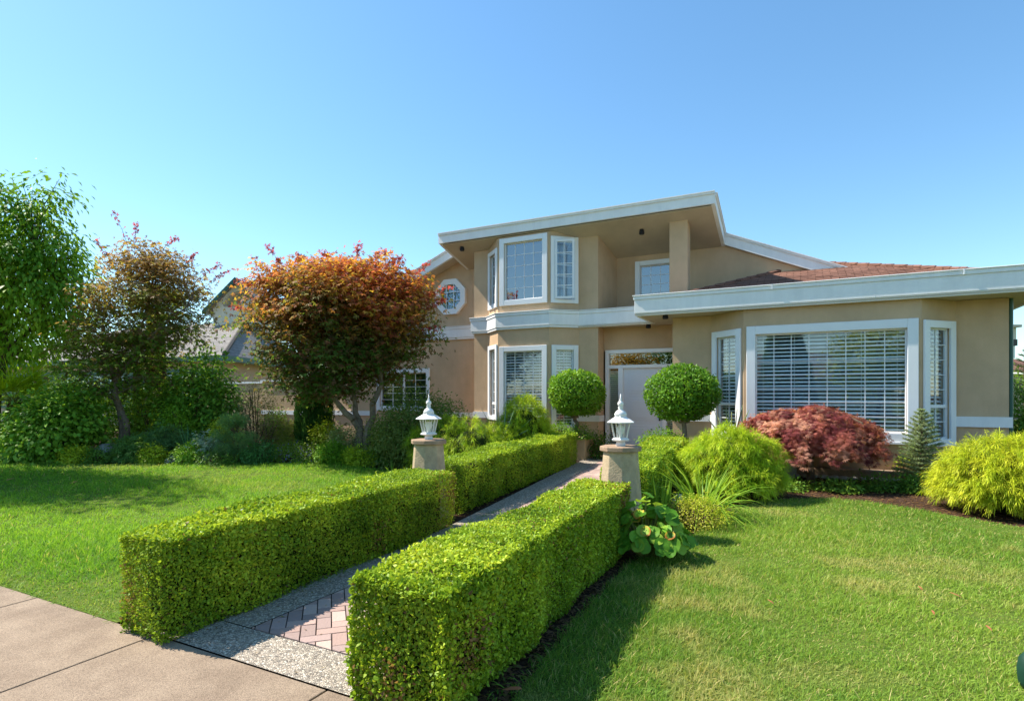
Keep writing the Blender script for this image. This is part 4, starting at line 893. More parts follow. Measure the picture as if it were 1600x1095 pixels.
# pebbles under the maple and rocks
for k in range(17):
    x = -.75+k*.15; r = random.uniform(.055, .085); c = (x, 11.45+random.uniform(-.05, .05), gz(11.45)+r*.45)
    mb = MB(); mb.rings(c, [(r*.5, -r*.5), (r*.95, -r*.2), (r, .0), (r*.85, r*.28), (r*.45, r*.48)], 9, random.random()); o = mb.build('river_stone', M['pebble'], None, True, c)
    o.scale = (random.uniform(1, 1.35), 1, random.uniform(.75, 1)); tag(o, 'pale rounded river stone in the row along the footing under the red maple', 'stone', 'row of river stones')
def rock(label, b, r, sz=.6):
    d = []; mb = MB(); mb.rings(tuple(b), [(r*.8, -.03), (r, r*.3*sz), (r*.85, r*.8*sz), (r*.4, r*1.15*sz)], 9)
    P = np.array(mb.V); P += (noise(P, 5)[:, None])*.10*r*unit(P-np.array(b)); mb.V = [tuple(p) for p in P]; o = mb.build('rock', M['rock'], None, True, b); tag(o, label, 'rock')
rock('grey boulder beside the trunk of the purple maple', B(168, 13.6), .32, 1.1); rock('small rounded grey stone in the left flower bed', B(326, 12.9), .22, .9); rock('flat pale stone behind the daylily', B(1062, 7.6), .13, 1.6); rock('flat grey stone between the spruce and the yellow mound', B(1455, 8.7), .16, .5)
# trees
def tree(name, label, b, d, ells, limbs, ncl, nl, L, Wd, colf, sig, lobes=1, droop=.5, inner=.4, m='leaf', bark='barklight', r0=.11, tw=300, sprigs=(), lump=.14):
    t = thing(name, label, 'tree', b); k = d/F
    E = [(*pz(px, y, d+dd), rx*k, rx*k*.9, rz*k) for (px, y, rx, rz, dd) in ells]
    (V, Fc, C), cl = crown(E, ncl, nl, L, Wd, None, sig, lobes, droop, inner, colf, lump)
    parts = [(V, Fc, C)]; mb = MB(); nodes = []
    for lm in limbs:
        pts = [pz(px, y, d+dd) for (px, y, dd) in lm[1]]
        if lm[2]: pts = [np.array(b)]+pts
        limb(mb, pts, lm[0], lm[0]*.16, nodes, 8, .03)
    twigs(mb, nodes, cl, .011, .8, tw)
    for (px, y, px2, y2) in sprigs:
        a, c = pz(px, y, d), pz(px2, y2, d); c[1] += random.uniform(-.2, .2); mm = (a+c)/2+(random.uniform(-.08, .08), 0, .08); mb.tube([a, mm, c], [.007, .005, .003], 4)
        n = 34; u = RNG.uniform(.25, 1.02, n)[:, None]; P = a*(1-u)**2+2*mm*u*(1-u)+c*u*u; P = P+RNG.normal(0, .035, (n, 3))
        col = pal(n, [(.30, .03, .06), (.50, .05, .08), (.45, .12, .06)], .2); parts.append(leaves(P, RNG.normal(0, 1, (n, 3))-np.array([0, 0, .3]), ball(n), L*.9, Wd*.9, col, lobes))
    V, Fc, C = merge(parts); V[:, 2] = np.maximum(V[:, 2], .05); mesh_obj('crown', V, Fc, M[m], t, C); mb.build('trunk', M[bark], t)
    return t
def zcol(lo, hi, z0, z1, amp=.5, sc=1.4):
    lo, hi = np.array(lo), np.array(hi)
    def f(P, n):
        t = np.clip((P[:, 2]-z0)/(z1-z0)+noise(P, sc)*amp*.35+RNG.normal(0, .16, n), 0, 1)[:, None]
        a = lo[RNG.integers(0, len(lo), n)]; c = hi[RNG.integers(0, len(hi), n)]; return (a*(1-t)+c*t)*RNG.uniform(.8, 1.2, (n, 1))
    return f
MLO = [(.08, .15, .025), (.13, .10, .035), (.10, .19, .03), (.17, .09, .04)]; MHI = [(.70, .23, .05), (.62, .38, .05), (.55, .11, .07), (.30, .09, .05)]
b2 = B(567, 12.9)
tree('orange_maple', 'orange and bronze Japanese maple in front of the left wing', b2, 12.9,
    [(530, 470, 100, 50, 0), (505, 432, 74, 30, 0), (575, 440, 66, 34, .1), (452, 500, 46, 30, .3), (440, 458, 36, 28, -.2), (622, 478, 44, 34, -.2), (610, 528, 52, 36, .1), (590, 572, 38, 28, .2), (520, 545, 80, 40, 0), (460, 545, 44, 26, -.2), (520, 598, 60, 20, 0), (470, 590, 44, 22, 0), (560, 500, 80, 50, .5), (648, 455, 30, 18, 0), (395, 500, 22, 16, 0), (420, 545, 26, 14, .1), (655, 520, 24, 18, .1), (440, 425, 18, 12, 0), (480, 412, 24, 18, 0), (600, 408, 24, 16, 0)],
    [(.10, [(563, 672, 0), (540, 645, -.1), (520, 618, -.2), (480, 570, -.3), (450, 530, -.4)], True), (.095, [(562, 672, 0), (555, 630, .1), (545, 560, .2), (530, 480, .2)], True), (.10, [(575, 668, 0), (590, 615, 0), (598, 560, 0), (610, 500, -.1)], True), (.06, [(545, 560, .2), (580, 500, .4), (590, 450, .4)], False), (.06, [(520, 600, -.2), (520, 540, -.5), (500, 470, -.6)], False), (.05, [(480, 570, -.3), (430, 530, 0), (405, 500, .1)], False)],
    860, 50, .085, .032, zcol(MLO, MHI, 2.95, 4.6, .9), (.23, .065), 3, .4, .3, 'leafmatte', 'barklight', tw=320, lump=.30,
    sprigs=[(430, 440, 400, 405), (450, 430, 428, 385), (470, 420, 455, 395), (560, 410, 552, 380), (580, 415, 600, 392), (600, 420, 625, 400), (640, 440, 668, 408), (660, 470, 695, 448), (520, 410, 510, 395), (410, 450, 372, 438), (400, 490, 362, 480), (655, 490, 700, 470), (640, 520, 690, 512)])
b1 = B(192, 14.3)
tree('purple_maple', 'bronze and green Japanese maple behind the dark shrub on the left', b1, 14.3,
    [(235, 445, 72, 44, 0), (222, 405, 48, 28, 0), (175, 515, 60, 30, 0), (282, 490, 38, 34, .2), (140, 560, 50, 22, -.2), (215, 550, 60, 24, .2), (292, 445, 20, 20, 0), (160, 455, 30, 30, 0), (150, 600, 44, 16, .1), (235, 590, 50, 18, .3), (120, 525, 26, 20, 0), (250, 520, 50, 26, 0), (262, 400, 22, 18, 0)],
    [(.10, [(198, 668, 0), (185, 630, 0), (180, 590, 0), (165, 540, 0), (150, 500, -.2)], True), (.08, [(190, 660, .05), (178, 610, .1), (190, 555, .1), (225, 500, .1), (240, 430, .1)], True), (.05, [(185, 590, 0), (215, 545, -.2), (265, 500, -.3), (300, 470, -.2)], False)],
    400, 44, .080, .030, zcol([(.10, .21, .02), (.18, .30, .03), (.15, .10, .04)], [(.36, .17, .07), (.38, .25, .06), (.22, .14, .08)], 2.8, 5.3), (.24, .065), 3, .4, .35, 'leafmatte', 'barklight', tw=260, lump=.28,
    sprigs=[(205, 400, 168, 328), (210, 390, 205, 345), (180, 410, 152, 378), (255, 390, 268, 368), (290, 420, 298, 392), (310, 440, 340, 412), (320, 450, 362, 420)])
b0 = B(-12, 15.2)
tree('cherry_tree', 'tall green tree with drooping leaves at the left edge', b0, 15.2,
    [(25, 440, 92, 95, 0), (70, 350, 42, 66, 0), (5, 340, 46, 60, 0), (95, 430, 44, 78, 0), (110, 510, 34, 44, 0), (20, 530, 80, 40, .3), (-60, 420, 70, 90, 0), (76, 300, 18, 38, 0), (45, 300, 14, 22, 0), (-5, 285, 26, 26, 0)],
    [(.14, [(-5, 600, 0), (8, 560, 0), (5, 500, 0), (30, 430, 0), (55, 385, 0)], True), (.08, [(5, 548, 0), (60, 505, .1), (90, 440, .1)], False), (.08, [(5, 540, 0), (-30, 470, .1), (-50, 400, .1)], False), (.06, [(20, 480, 0), (0, 400, -.2)], False)],
    560, 32, .165, .070, lambda P, n: pal(n, [(.10, .25, .02), (.19, .38, .025), (.36, .54, .04)], .2, P, 1.2), (.26, .16), 1, .9, .4, 'leaf', 'bark', tw=260)
tree('street_tree', 'leafy street tree beyond the left end of the sidewalk', np.array([-17.2, 4.4, 0]), 1, [], [], 0, 0, .1, .05, None, (.2, .2)) if False else None
def simple_tree(name, label, b, H, ells, ncl, nl, L, cols, sig=.3, m='leaf'):
    t = thing(name, label, 'tree', b); E = [(b[0]+e[0], b[1]+e[1], b[2]+e[2], e[3], e[4], e[5]) for e in ells]
    (V, Fc, C), cl = crown(E, ncl, nl, L, L*.5, cols, (sig, sig*.7), 1, .5, .4, None, .14); mesh_obj('crown', V, Fc, M[m], t, C)
    mb = MB(); nodes = []; limb(mb, [b, np.array(b)+(0.1, 0, H*.4), np.array(b)+(0, .1, H*.85)], .16, .05, nodes)
    for e in E: limb(mb, [np.array(b)+(0, 0, H*.35), (np.array(b)+(0, 0, H*.45)+np.array(e[:3]))/2, np.array(e[:3])], .07, .03, nodes, 6)
    twigs(mb, nodes, cl, .02, .5, 120); mb.build('trunk', M['bark'], t)
simple_tree('street_tree', 'leafy green street tree past the left end of the lawn', np.array([-18.0, 4.1, 0.]), 9.5, [(0, 0, 5.2, 1.9, 1.7, 1.5), (.3, .1, 7.2, 1.9, 1.6, 1.6), (0, 0, 9.2, 1.5, 1.4, 1.4), (-1.4, -.5, 6.4, 1.8, 1.6, 1.5)], 560, 26, .17, G_M, .34)
# palms
def fan_palm(label, b, H, r, nf, L, cols, tilt=.6, pet=.55, up=.25):
    t = thing('fan_palm', label, 'palm', b); tr = MB()
    tr.tube([b, np.array(b)+(.03, 0, H*.5), np.array(b)+(0, 0, H)], [r, r*1.1, r*.95], 12); tr.build('trunk', M['palmbark'], t)
    parts = []; st = MB()
    for k in range(nf):
        a = k*2.4; el = up+RNG.uniform(-.55, .75)*tilt; dv = np.array([math.cos(a)*math.cos(el), math.sin(a)*math.cos(el), math.sin(el)]); p0 = np.array(b)+(0, 0, H-.08*RNG.uniform()); p1 = p0+dv*pet*RNG.uniform(.8, 1.1)
        st.tube([p0, (p0+p1)/2+(0, 0, .03), p1], [.014, .01, .008], 5)
        up_ = unit(np.array([0, 0, 1.])-dv*dv[2]); sd = np.cross(dv, up_); m_ = 30; w = np.linspace(-1.9, 1.9, m_)
        D = dv*np.cos(w)[:, None]+sd*np.sin(w)[:, None]+up_*.12; P = np.repeat(p1[None], m_, 0); c = pal(m_, cols, .15)
        parts.append(strips(P, D, L*(.75+.25*np.cos(w*.8)), .035, c, .55, 4, c*1.1))
    V, Fc, C = merge(parts); mesh_obj('fronds', V, Fc, M['leaf'], t, C); st.build('frond_stalks', M['stalk'], t)
PC = [(.13, .24, .015), (.24, .36, .025), (.38, .44, .04)]
fan_palm('tall windmill palm with a thick dark fibrous trunk behind the bronze maple', B(243, 17.5), 4.1, .25, 20, .75, PC, 1.0, .6, .1)
fan_palm('low bright yellow green fan palm at the left edge behind the dark shrub', B(22, 15.0), 1.35, .16, 30, .9, [(.34, .50, .02), (.55, .66, .03)], .8, .7, .5)
fan_palm('small fan palm tucked behind the bronze maple trunk', B(215, 16.5), 2.3, .12, 12, .6, PC, .9, .5, .1)
# left border
def S(name, lab, cat, px, d, ells, ncl, nl, L, W_, cols, sig=(.12, .08), **k): return shrub(name, lab, cat, B(px, d), ells, ncl, nl, L, W_, cols, sig, **k)
S('broadleaf_shrub', 'big dark green broad leaved shrub at the left end of the flower bed', 'shrub', 88, 13.7, [(0, 0, .75, 1.15, .9, .85), (-.5, 0, .5, .7, .7, .55), (.4, .1, 1.05, .7, .6, .55)], 420, 26, .11, .075, [(.06, .17, .015), (.13, .30, .025), (.27, .48, .04)], (.16, .12), m='leafgloss')
S('viburnum', 'light green shrub right behind the bronze maple trunk', 'shrub', 245, 15.2, [(0, 0, .9, .95, .7, .8), (.3, 0, 1.35, .6, .5, .45)], 260, 22, .08, .055, [(.10, .22, .015), (.22, .38, .03), (.38, .52, .04)])
S('fatsia', 'tall dark green leafy shrub in front of the neighbouring roof', 'shrub', 312, 15.0, [(0, 0, 1.3, .85, .7, .8), (.1, 0, 2.1, .55, .5, .5), (.35, .1, 1.0, .7, .6, .7)], 300, 20, .13, .07, [(.06, .18, .02), (.12, .28, .025), (.25, .45, .04)], (.18, .14), m='leafgloss')
S('hedge_shrub', 'dense green shrub behind the low fan palm', 'shrub', 120, 16.4, [(0, 0, 1.1, 1.3, .8, 1.0)], 260, 20, .09, .05, G_M)
S('hedge_shrub', 'green shrub between the bronze maple and the tall leafy shrub', 'shrub', 200, 16.2, [(0, 0, .9, 1.1, .8, .9)], 240, 20, .08, .05, G_M)
S('fern', 'spreading green fern at the lawn edge under the bronze maple', 'fern', 215, 13.4, [(0, 0, .22, .75, .4, .32)], 170, 22, .09, .02, [(.09, .22, .04), (.18, .32, .07)], (.10, .07), lobes=3)
S('fern', 'second green fern right of the one under the bronze maple', 'fern', 262, 13.6, [(0, 0, .3, .6, .4, .42)], 150, 22, .09, .02, [(.07, .19, .05), (.15, .28, .09)], (.10, .08), lobes=3)
blades('yucca', 'dark green spiky yucca in the middle of the left flower bed', 'plant', B(296, 13.4, .1), 70, .75, .035, [(.07, .19, .07), (.13, .28, .12)], .1, .9, .3)
S('dusty_miller', 'silver green plant right of the yucca', 'plant', 325, 13.1, [(0, 0, .3, .38, .3, .3)], 90, 20, .06, .02, [(.24, .34, .22), (.42, .52, .38)], (.08, .07), lobes=3)
def pine():
    b = B(366, 13.0); t = thing('cloud_pine', 'small tiered pine in the left flower bed', 'tree', b); mb = MB(); nodes = []
    limb(mb, [b, b+(.05, 0, .4), b+(0, 0, .95)], .035, .02, nodes, 6); E = [(b[0], b[1], b[2]+.95, .38, .32, .13), (b[0]+.32, b[1], b[2]+.55, .32, .28, .1), (b[0]-.3, b[1]-.05, b[2]+.62, .28, .25, .1), (b[0]-.05, b[1]-.1, b[2]+.3, .4, .3, .09)]
    (V, Fc, C), cl = crown(E, 190, 34, .06, .006, [(.08, .2, .07), (.14, .28, .10), (.2, .36, .13)], (.05, .04), 3, -.4, .3); mesh_obj('crown', V, Fc, M['leafmatte'], t, C); twigs(mb, nodes, cl, .006, .8, 100); mb.build('trunk', M['bark'], t)
pine()
S('rose_bush', 'airy reddish brown bush in front of the neighbouring garage', 'shrub', 398, 14.0, [(0, 0, .9, .65, .5, .75), (.05, 0, 1.5, .35, .3, .4), (.45, 0, .6, .4, .4, .5)], 230, 20, .05, .022, [(.16, .22, .07), (.30, .27, .12), (.40, .24, .16)], (.11, .10), m='leafmatte')
blades('pampas', 'pale bladed clump right of the reddish bush', 'plant', B(420, 14.2, .5), 60, .55, .03, [(.12, .25, .03), (.24, .36, .06)], .08, .9, .5)
S('heuchera', 'pink flowering plant beside the dark columnar cypress', 'plant', 440, 14.6, [(0, 0, .75, .3, .25, .12)], 60, 18, .03, .02, [(.45, .12, .12), (.30, .16, .09)], (.06, .05))
S('golden_grass', 'golden green grassy mound left of the dark cypress', 'shrub', 448, 14.3, [(0, 0, .4, .5, .4, .4)], 180, 26, .07, .01, [(.22, .30, .03), (.38, .42, .06)], (.10, .08), lobes=3, droop=.9)
def cypress():
    b = B(491, 13.9); t = thing('columnar_cypress', 'dark green upright cypress under the left side of the orange maple', 'shrub', b); n = 9000; u = RNG.uniform(0, 1, n); a = RNG.uniform(0, 6.28, n)
    r = (.34+.10*np.sin(u*3.0))*(1-np.clip((u-.8)/.2, 0, 1)**2*.7)*RNG.uniform(.78, 1.03, n)*(1+.08*np.sin(a*9)); P = b+np.stack([np.cos(a)*r, np.sin(a)*r, u*1.55], 1)
    D = unit(np.stack([np.cos(a)*.25, np.sin(a)*.25, np.ones(n)], 1)+RNG.normal(0, .18, (n, 3))); Nn = np.stack([np.cos(a), np.sin(a), a*0], 1)+RNG.normal(0, .4, (n, 3))
    V, Fc, C = leaves(P, D, Nn, .10, .022, pal(n, [(.018, .06, .015), (.03, .10, .02), (.06, .15, .025)], .2, P, 5), 1); mesh_obj('foliage', V, Fc, M['leafmatte'], t, C); MB().rings(tuple(b), [(.2, 0), (.26, .7), (.2, 1.35)], 10).build('stems', M['core'], t)
cypress()
S('geranium', 'low mound of leaves dotted with purple flowers at the lawn edge', 'flowers', 455, 13.1, [(0, 0, .16, .62, .4, .25), (.6, .1, .15, .5, .35, .22)], 230, 22, .035, .026, G_M+[(.2, .28, .08)], (.08, .05), colf=lambda P, n: np.where((RNG.uniform(0, 1, n) < .09)[:, None], np.array([.26, .20, .62]), pal(n, G_M+[(.22, .30, .07)], .2)))
S('euonymus', 'pale variegated bush left of the orange maple trunk', 'shrub', 540, 13.0, [(0, 0, .35, .45, .35, .42)], 200, 22, .045, .028, [(.16, .26, .06), (.35, .42, .16), (.42, .46, .22)], (.08, .07))
S('hosta', 'yellow green leaves at the foot of the orange maple', 'plant', 512, 13.5, [(0, 0, .5, .38, .3, .35)], 120, 20, .06, .04, G_Y, (.08, .07)); S('hosta', 'green mound right of the orange maple trunk', 'plant', 596, 13.3, [(0, 0, .4, .5, .4, .45)], 170, 22, .05, .035, G_M, (.09, .07))
S('heath', 'low reddish green cover left of the azalea', 'plant', 600, 12.3, [(0, 0, .18, .5, .35, .25)], 140, 20, .04, .02, GC, (.08, .05))
S('azalea', 'large dark bronze green azalea mound left of the stone pillar', 'shrub', 655, 12.1, [(0, 0, .8, .98, .8, .72), (-.3, -.1, .5, .8, .7, .55), (.45, .1, .8, .65, .6, .5)], 760, 30, .055, .032, [(.08, .16, .04), (.15, .23, .05), (.24, .28, .08)], (.12, .09), m='leafmatte')
blades('liriope', 'strappy green tuft left of the far stone pillar', 'plant', B(612, 10.6), 60, .42, .016, G_D+[(.2, .3, .08)], .10, 1.2, 1.7); blades('liriope', 'yellow green tuft touching the far stone pillar', 'plant', B(640, 9.4), 36, .4, .02, G_Y, .08, 1.2, 1.2)
S('euphorbia', 'blue green leafy plant behind the far left hedge', 'plant', 757, 10.9, [(0, 0, .45, .35, .3, .3)], 110, 20, .05, .02, [(.12, .24, .09), (.22, .36, .12)], (.08, .07)); S('coral_bells', 'bright green clump at the lawn edge below the small pine', 'plant', 402, 12.9, [(0, 0, .2, .36, .3, .24)], 120, 20, .05, .035, [(.06, .2, .05), (.12, .3, .07)], (.07, .05))
S('candytuft', 'white flowered low plant at the lawn edge', 'flowers', 280, 12.9, [(0, 0, .08, .22, .18, .1)], 50, 16, .03, .026, [(.2, .3, .2), (.6, .62, .6)], (.05, .03)); S('spurge', 'dark green cover at the lawn edge between fern and pine', 'plant', 335, 12.7, [(0, 0, .1, .5, .3, .16)], 140, 20, .045, .02, GC, (.08, .04)); S('spurge', 'dark green cover at the left end of the lawn edge', 'plant', 150, 13.2, [(0, 0, .1, .4, .3, .2)], 110, 20, .05, .03, GC, (.08, .04))
for nm, lab, px, d, r_, z_, cols_ in (('sedum', 'lime green mound at the lawn edge left of the ferns', 118, 13.1, .3, .2, G_Y), ('sedum', 'small lime green clump between the two green ferns', 240, 13.0, .26, .2, G_Y), ('hellebore', 'fresh green clump in front of the yucca', 300, 12.9, .34, .24, G_M), ('spirea', 'golden leaved low shrub behind the small pine', 352, 13.9, .42, .55, G_Y), ('hellebore', 'fresh green clump right of the purple flowers', 520, 12.6, .34, .26, G_M), ('sedum', 'yellow green cushion at the lawn edge below the orange maple', 565, 12.3, .36, .2, G_Y), ('spirea', 'light green shrub between the reddish bush and the dark cypress', 428, 14.6, .4, .6, G_M), ('abelia', 'bright leafy shrub behind the silver green plant', 275, 14.2, .5, .75, G_M)):
    S(nm, lab, 'plant', px, d, [(0, 0, z_*.8, r_, r_*.8, z_)], int(130+200*z_), 20, .05, .032, [tuple(min(.7, c*1.25) for c in q) for q in cols_], (.07, .05))
S('laurel', 'green laurel bush at the right corner of the house', 'shrub', 1605, 15.5, [(0, 0, 1.0, .85, .8, 1.0), (.2, 0, .4, .8, .7, .5)], 260, 22, .09, .05, G_D+[(.14, .26, .03)], (.15, .12), m='leafgloss')
# neighbours
def neighbour():
    C0, C1, C2 = at(350, 24), at(-60, 31), at(490, 34); h = thing('neighbour_house', 'neighbouring house with grey shingle roof, green gutters and an arched gable window', 'house', (C0[0], C0[1], 0))
    Z = 3.1; C3 = C1+C2-C0; ctr = (C0+C1+C2+C3)/4
    def ins(p, k): q = p+(ctr-p)/np.linalg.norm(ctr-p)*k; return q
    e = [C0, C2, C3, C1]; w = [ins(p, .9) for p in e]
    mb = MB()
    for a, b_ in ((3, 0), (0, 1)):
        fr = Q(w[a][:2], w[b_][:2]); mb.quad(fr.p(0, 0, 0), fr.p(fr.L, 0, 0), fr.p(fr.L, 0, Z), fr.p(0, 0, Z))
    mb.build('wall', M['neigh_pink'], h)
    lw = Q(w[3][:2], w[0][:2]); gp = MB(); gp.fbox(lw, 2, lw.L-.0, .01, .06, .9, 2.75); gp.build('green_wall_panel', M['greenpaint'], h)
    for k in range(6): s = lw.L-1.0-k*1.6; window(lw, s-.95, s, 1.6, 2.5, 4, 2, .09, False, lip=.1, parent=h, glass='mirror')
    mb = MB(); rt = 5.6; A = pz(384, 497, 31); A[2] = rt; A2 = A+(C1-C0)*.5; A2[2] = rt
    R_ = [np.array([*p[:2], Z+.18]) for p in e]; o = MB().add([*R_, A, A2], [(3, 0, 4, 5), (0, 1, 4), (1, 2, 5, 4), (2, 3, 5)]).build('roof', M['greyshingle'], h); plane_uv(o)
    g = MB(); hp_ = MB()
    for a, b_ in ((3, 0), (0, 1)):
        fr = Q(e[a][:2], e[b_][:2]); g.fbox(fr, -.02, fr.L+.02, -.02, .10, Z-.06, Z+.17)
    g.build('gutter', M['greenpaint'], h); MB().quad(*[(*p[:2], Z-.05) for p in e]).build('eave_soffit', M['soffit'], h)
    hp_.tube([R_[0]+(0, 0, .02), A+(0, 0, .02)], [.09, .09], 6); hp_.build('hip_cap', M['greyshingle'], h)
    # upper gable block
    L0, R0 = at(333, 31), at(413, 31); fr = Q(L0[:2], R0[:2]); W_ = fr.L; zb, ze = 5.0, 6.35; zp = 1.6+(617-440)*31/F; c = W_/2
    # front with an arched opening
    m = MB(); n = 16; rx = W_*.30; zc = ze+.05; arc = [(c+rx*math.cos(math.pi*k/n), zc+rx*1.0*math.sin(math.pi*k/n)) for k in range(n+1)]
    outer = []
    for (s, z) in arc:
        f = abs(s-c)/rx; ang_ = math.atan2(z-zc, s-c); 
        # ray to gable outline
        dx, dz = math.cos(ang_), math.sin(ang_); kk = (zp-zc)/((zp-ze)/c*abs(dx)+dz) if dz > .01 else c; kk = min(kk, c/max(abs(dx), 1e-6)); outer.append((c+dx*kk, zc+dz*kk))
    for k in range(n): a_, b_, c_, d_ = arc[k], outer[k], outer[k+1], arc[k+1]; m.quad(*[fr.p(s, 0, z) for s, z in (a_, b_, c_, d_)])
    for k in range(n): m.quad(fr.p(arc[k][0], 0, arc[k][1]), fr.p(arc[k+1][0], 0, arc[k+1][1]), fr.p(arc[k+1][0], -.9, arc[k+1][1]), fr.p(arc[k][0], -.9, arc[k][1]))
    m.fbox(fr, 0, W_, -5, 0, zb, zc-.003); m.fbox(fr, 0, W_, -5, -.9, zc-.002, ze); m.add([fr.p(0, -.9, ze), fr.p(W_, -.9, ze), fr.p(c, -.9, zp), fr.p(0, -5, ze), fr.p(W_, -5, ze), fr.p(c, -5, zp)], [(0, 1, 2), (5, 4, 3)])
    m.build('gable', M['neigh_wall'], h)
    wz = zc+.42; ws = c+.22
    def circ(r, t, k): return [fr.p(ws+r*math.cos(2*math.pi*i/20), t, wz+r*math.sin(2*math.pi*i/20)) for i in range(20)]
    fm = MB(); a_, b_ = circ(.52, -.86, 0), circ(.42, -.86, 0)
    for i in range(20): fm.quad(a_[i], a_[(i+1) % 20], b_[(i+1) % 20], b_[i])
    fm.fbox(fr, ws-.42, ws+.42, -.87, -.855, wz-.015, wz+.015); fm.fbox(fr, ws-.015, ws+.015, -.872, -.853, wz-.42, wz+.42); fo = fm.build('round_window', M['frame'], h); MB().quad(*circ(.43, -.875, 0)).build('pane', M['mirror'], fo)
    r_ = MB()
    for sx_ in (-1, 1):
        p0 = (c+sx_*(c+.35), ze-.35*(zp-ze)/c); p1 = (c, zp+.02)
        r_.add([fr.p(p0[0], .4, p0[1]), fr.p(p1[0], .4, p1[1]), fr.p(p1[0], -5, p1[1]), fr.p(p0[0], -5, p0[1]), fr.p(p0[0], .4, p0[1]+.12), fr.p(p1[0], .4, p1[1]+.12), fr.p(p1[0], -5, p1[1]+.12), fr.p(p0[0], -5, p0[1]+.12)], [(0,3,2,1),(4,5,6,7),(0,1,5,4),(1,2,6,5),(2,3,7,6),(3,0,4,7)])
    o = r_.build('gable_roof', M['greyshingle'], h); plane_uv(o)
    bd = MB()
    for sx_ in (-1, 1):
        p0 = (c+sx_*(c+.36), ze-.36*(zp-ze)/c); p1 = (c+.0*sx_, zp+.02)
        bd.add([fr.p(p0[0], .46, p0[1]-.08), fr.p(p1[0], .46, p1[1]-.12), fr.p(p1[0], .401, p1[1]-.12), fr.p(p0[0], .401, p0[1]-.08), fr.p(p0[0], .46, p0[1]+.14), fr.p(p1[0], .46, p1[1]+.14), fr.p(p1[0], .401, p1[1]+.14), fr.p(p0[0], .401, p0[1]+.14)], [(0,3,2,1),(4,5,6,7),(0,1,5,4),(1,2,6,5),(2,3,7,6),(3,0,4,7)])
    bd.build('verge_board', M['greenpaint'], h)
neighbour()
gwl = thing('garden_wall', 'tan stucco garden wall with a white trim line beside the left wing', 'wall', (-16, 15, 0))
mb = MB(); mb.box(-18.3, -14.06, 14.9, 15.1, 0, 2.1); mb.box(-23, -18.3, 15.3, 15.5, 0, 2.05); mb.build('panel', M['stucco_rough'], gwl)
mb = MB(); mb.box(-18.35, -14.05, 14.86, 14.899, .88, 1.03); mb.box(-18.35, -14.04, 14.84, 15.16, 2.101, 2.17); mb.box(-23, -18.36, 15.26, 15.54, 2.051, 2.12); mb.build('trim', M['white'], gwl)
nh = thing('far_house', 'tall narrow gabled house beyond the right corner with stepped eaves', 'house', at(1570, 30))
q0 = at(1560, 30); 
def fb(px0, px1, y0, y1, d, dep, m, nm):
    fr = Q(at(px0, d)[:2], at(px1, d)[:2]); MB().fbox(fr, 0, fr.L, -dep, 0, EYE+(HZ-y1)/F*d, EYE+(HZ-y0)/F*d).build(nm, M[m], nh)
fb(1540, 1588, 511, 530, 30, 3, 'neigh_wall', 'upper_wall'); fb(1530, 1597, 507, 511, 29.6, 3.6, 'soffit', 'eave'); fb(1540, 1586, 540, 560, 29.9, 3, 'white', 'wall'); fb(1530, 1590, 530, 540, 29.7, 3.4, 'greyshingle', 'roof'); fb(1540, 1582, 560, 680, 30.1, 3, 'neigh_wall', 'lower_wall')
fr = Q(at(1570, 33)[:2], at(1680, 36)[:2]); rr = MB(); rr.add([fr.p(0, .4, 2.9), fr.p(fr.L, .4, 2.9), fr.p(fr.L*.9, -4, 4.4), fr.p(.6, -4, 4.4)], [(0, 1, 2, 3)]); o = rr.build('porch_roof', M['shingle'], nh); plane_uv(o)
MB().fbox(fr, .2, fr.L, -4, 0, 0, 2.85).build('porch_wall', M['neigh_pink'], nh)
spruce('thin dark conifer behind the right corner of the house', at(1600, 24, 0), 3.6, 1.1, [(.03, .07, .03), (.06, .12, .05)], 14)
# trees and a house across the street, mirrored in the window panes
simple_tree('street_tree', 'yellow green tree across the street', np.array([4.2, -19, -.1]), 6, [(0, 0, 4.2, 2.6, 2.2, 1.9), (1.6, 0, 3.2, 2, 1.6, 1.5), (-1.2, 0, 3.0, 1.4, 1.4, 1.2)], 380, 26, .24, [(.34, .46, .04), (.56, .62, .07)], .4)
simple_tree('street_tree', 'dark broadleaf tree across the street', np.array([-7.5, -21, -.1]), 7, [(0, 0, 5, 2.8, 2.4, 2.6), (-3.5, 0, 4, 2.4, 2, 2)], 380, 22, .24, G_D, .4)
simple_tree('street_tree', 'orange leaved tree across the street', np.array([-12.5, -18, -.1]), 5, [(0, 0, 3.8, 2.2, 2, 1.8)], 220, 22, .22, [(.45, .2, .03), (.5, .34, .04)], .4)
def bigconifer(label, b, H, r):
    t = thing('conifer', label, 'tree', b); n = 9000; u = RNG.uniform(0, 1, n)**.7; a = RNG.uniform(0, 6.28, n); rr = r*u*(.55+.45*np.sign(np.sin(a*7+u*40)))*RNG.uniform(.6, 1.05, n)
    P = np.array(b)+np.stack([np.cos(a)*rr, np.sin(a)*rr, H*(1-u)+.6-.2*rr], 1); D = np.stack([np.cos(a), np.sin(a), -.35+0*a], 1)+RNG.normal(0, .3, (n, 3)); V, Fc, C = leaves(P, D, np.array([0, 0, 1.])+RNG.normal(0, .4, (n, 3)), .5, .16, pal(n, [(.05, .12, .06), (.09, .17, .08)], .2), 3); mesh_obj('crown', V, Fc, M['leafmatte'], t, C)
    MB().tube([b, np.array(b)+(0, 0, H)], [.22, .03], 8).build('trunk', M['bark'], t)
bigconifer('dark conifer across the street', np.array([-1.2, -20, -.1]), 9.5, 2.0); bigconifer('second dark conifer across the street', np.array([-5.2, -23, -.1]), 7.6, 2.0); bigconifer('third dark conifer across the street', np.array([8.6, -22, -.1]), 8.2, 2.4)
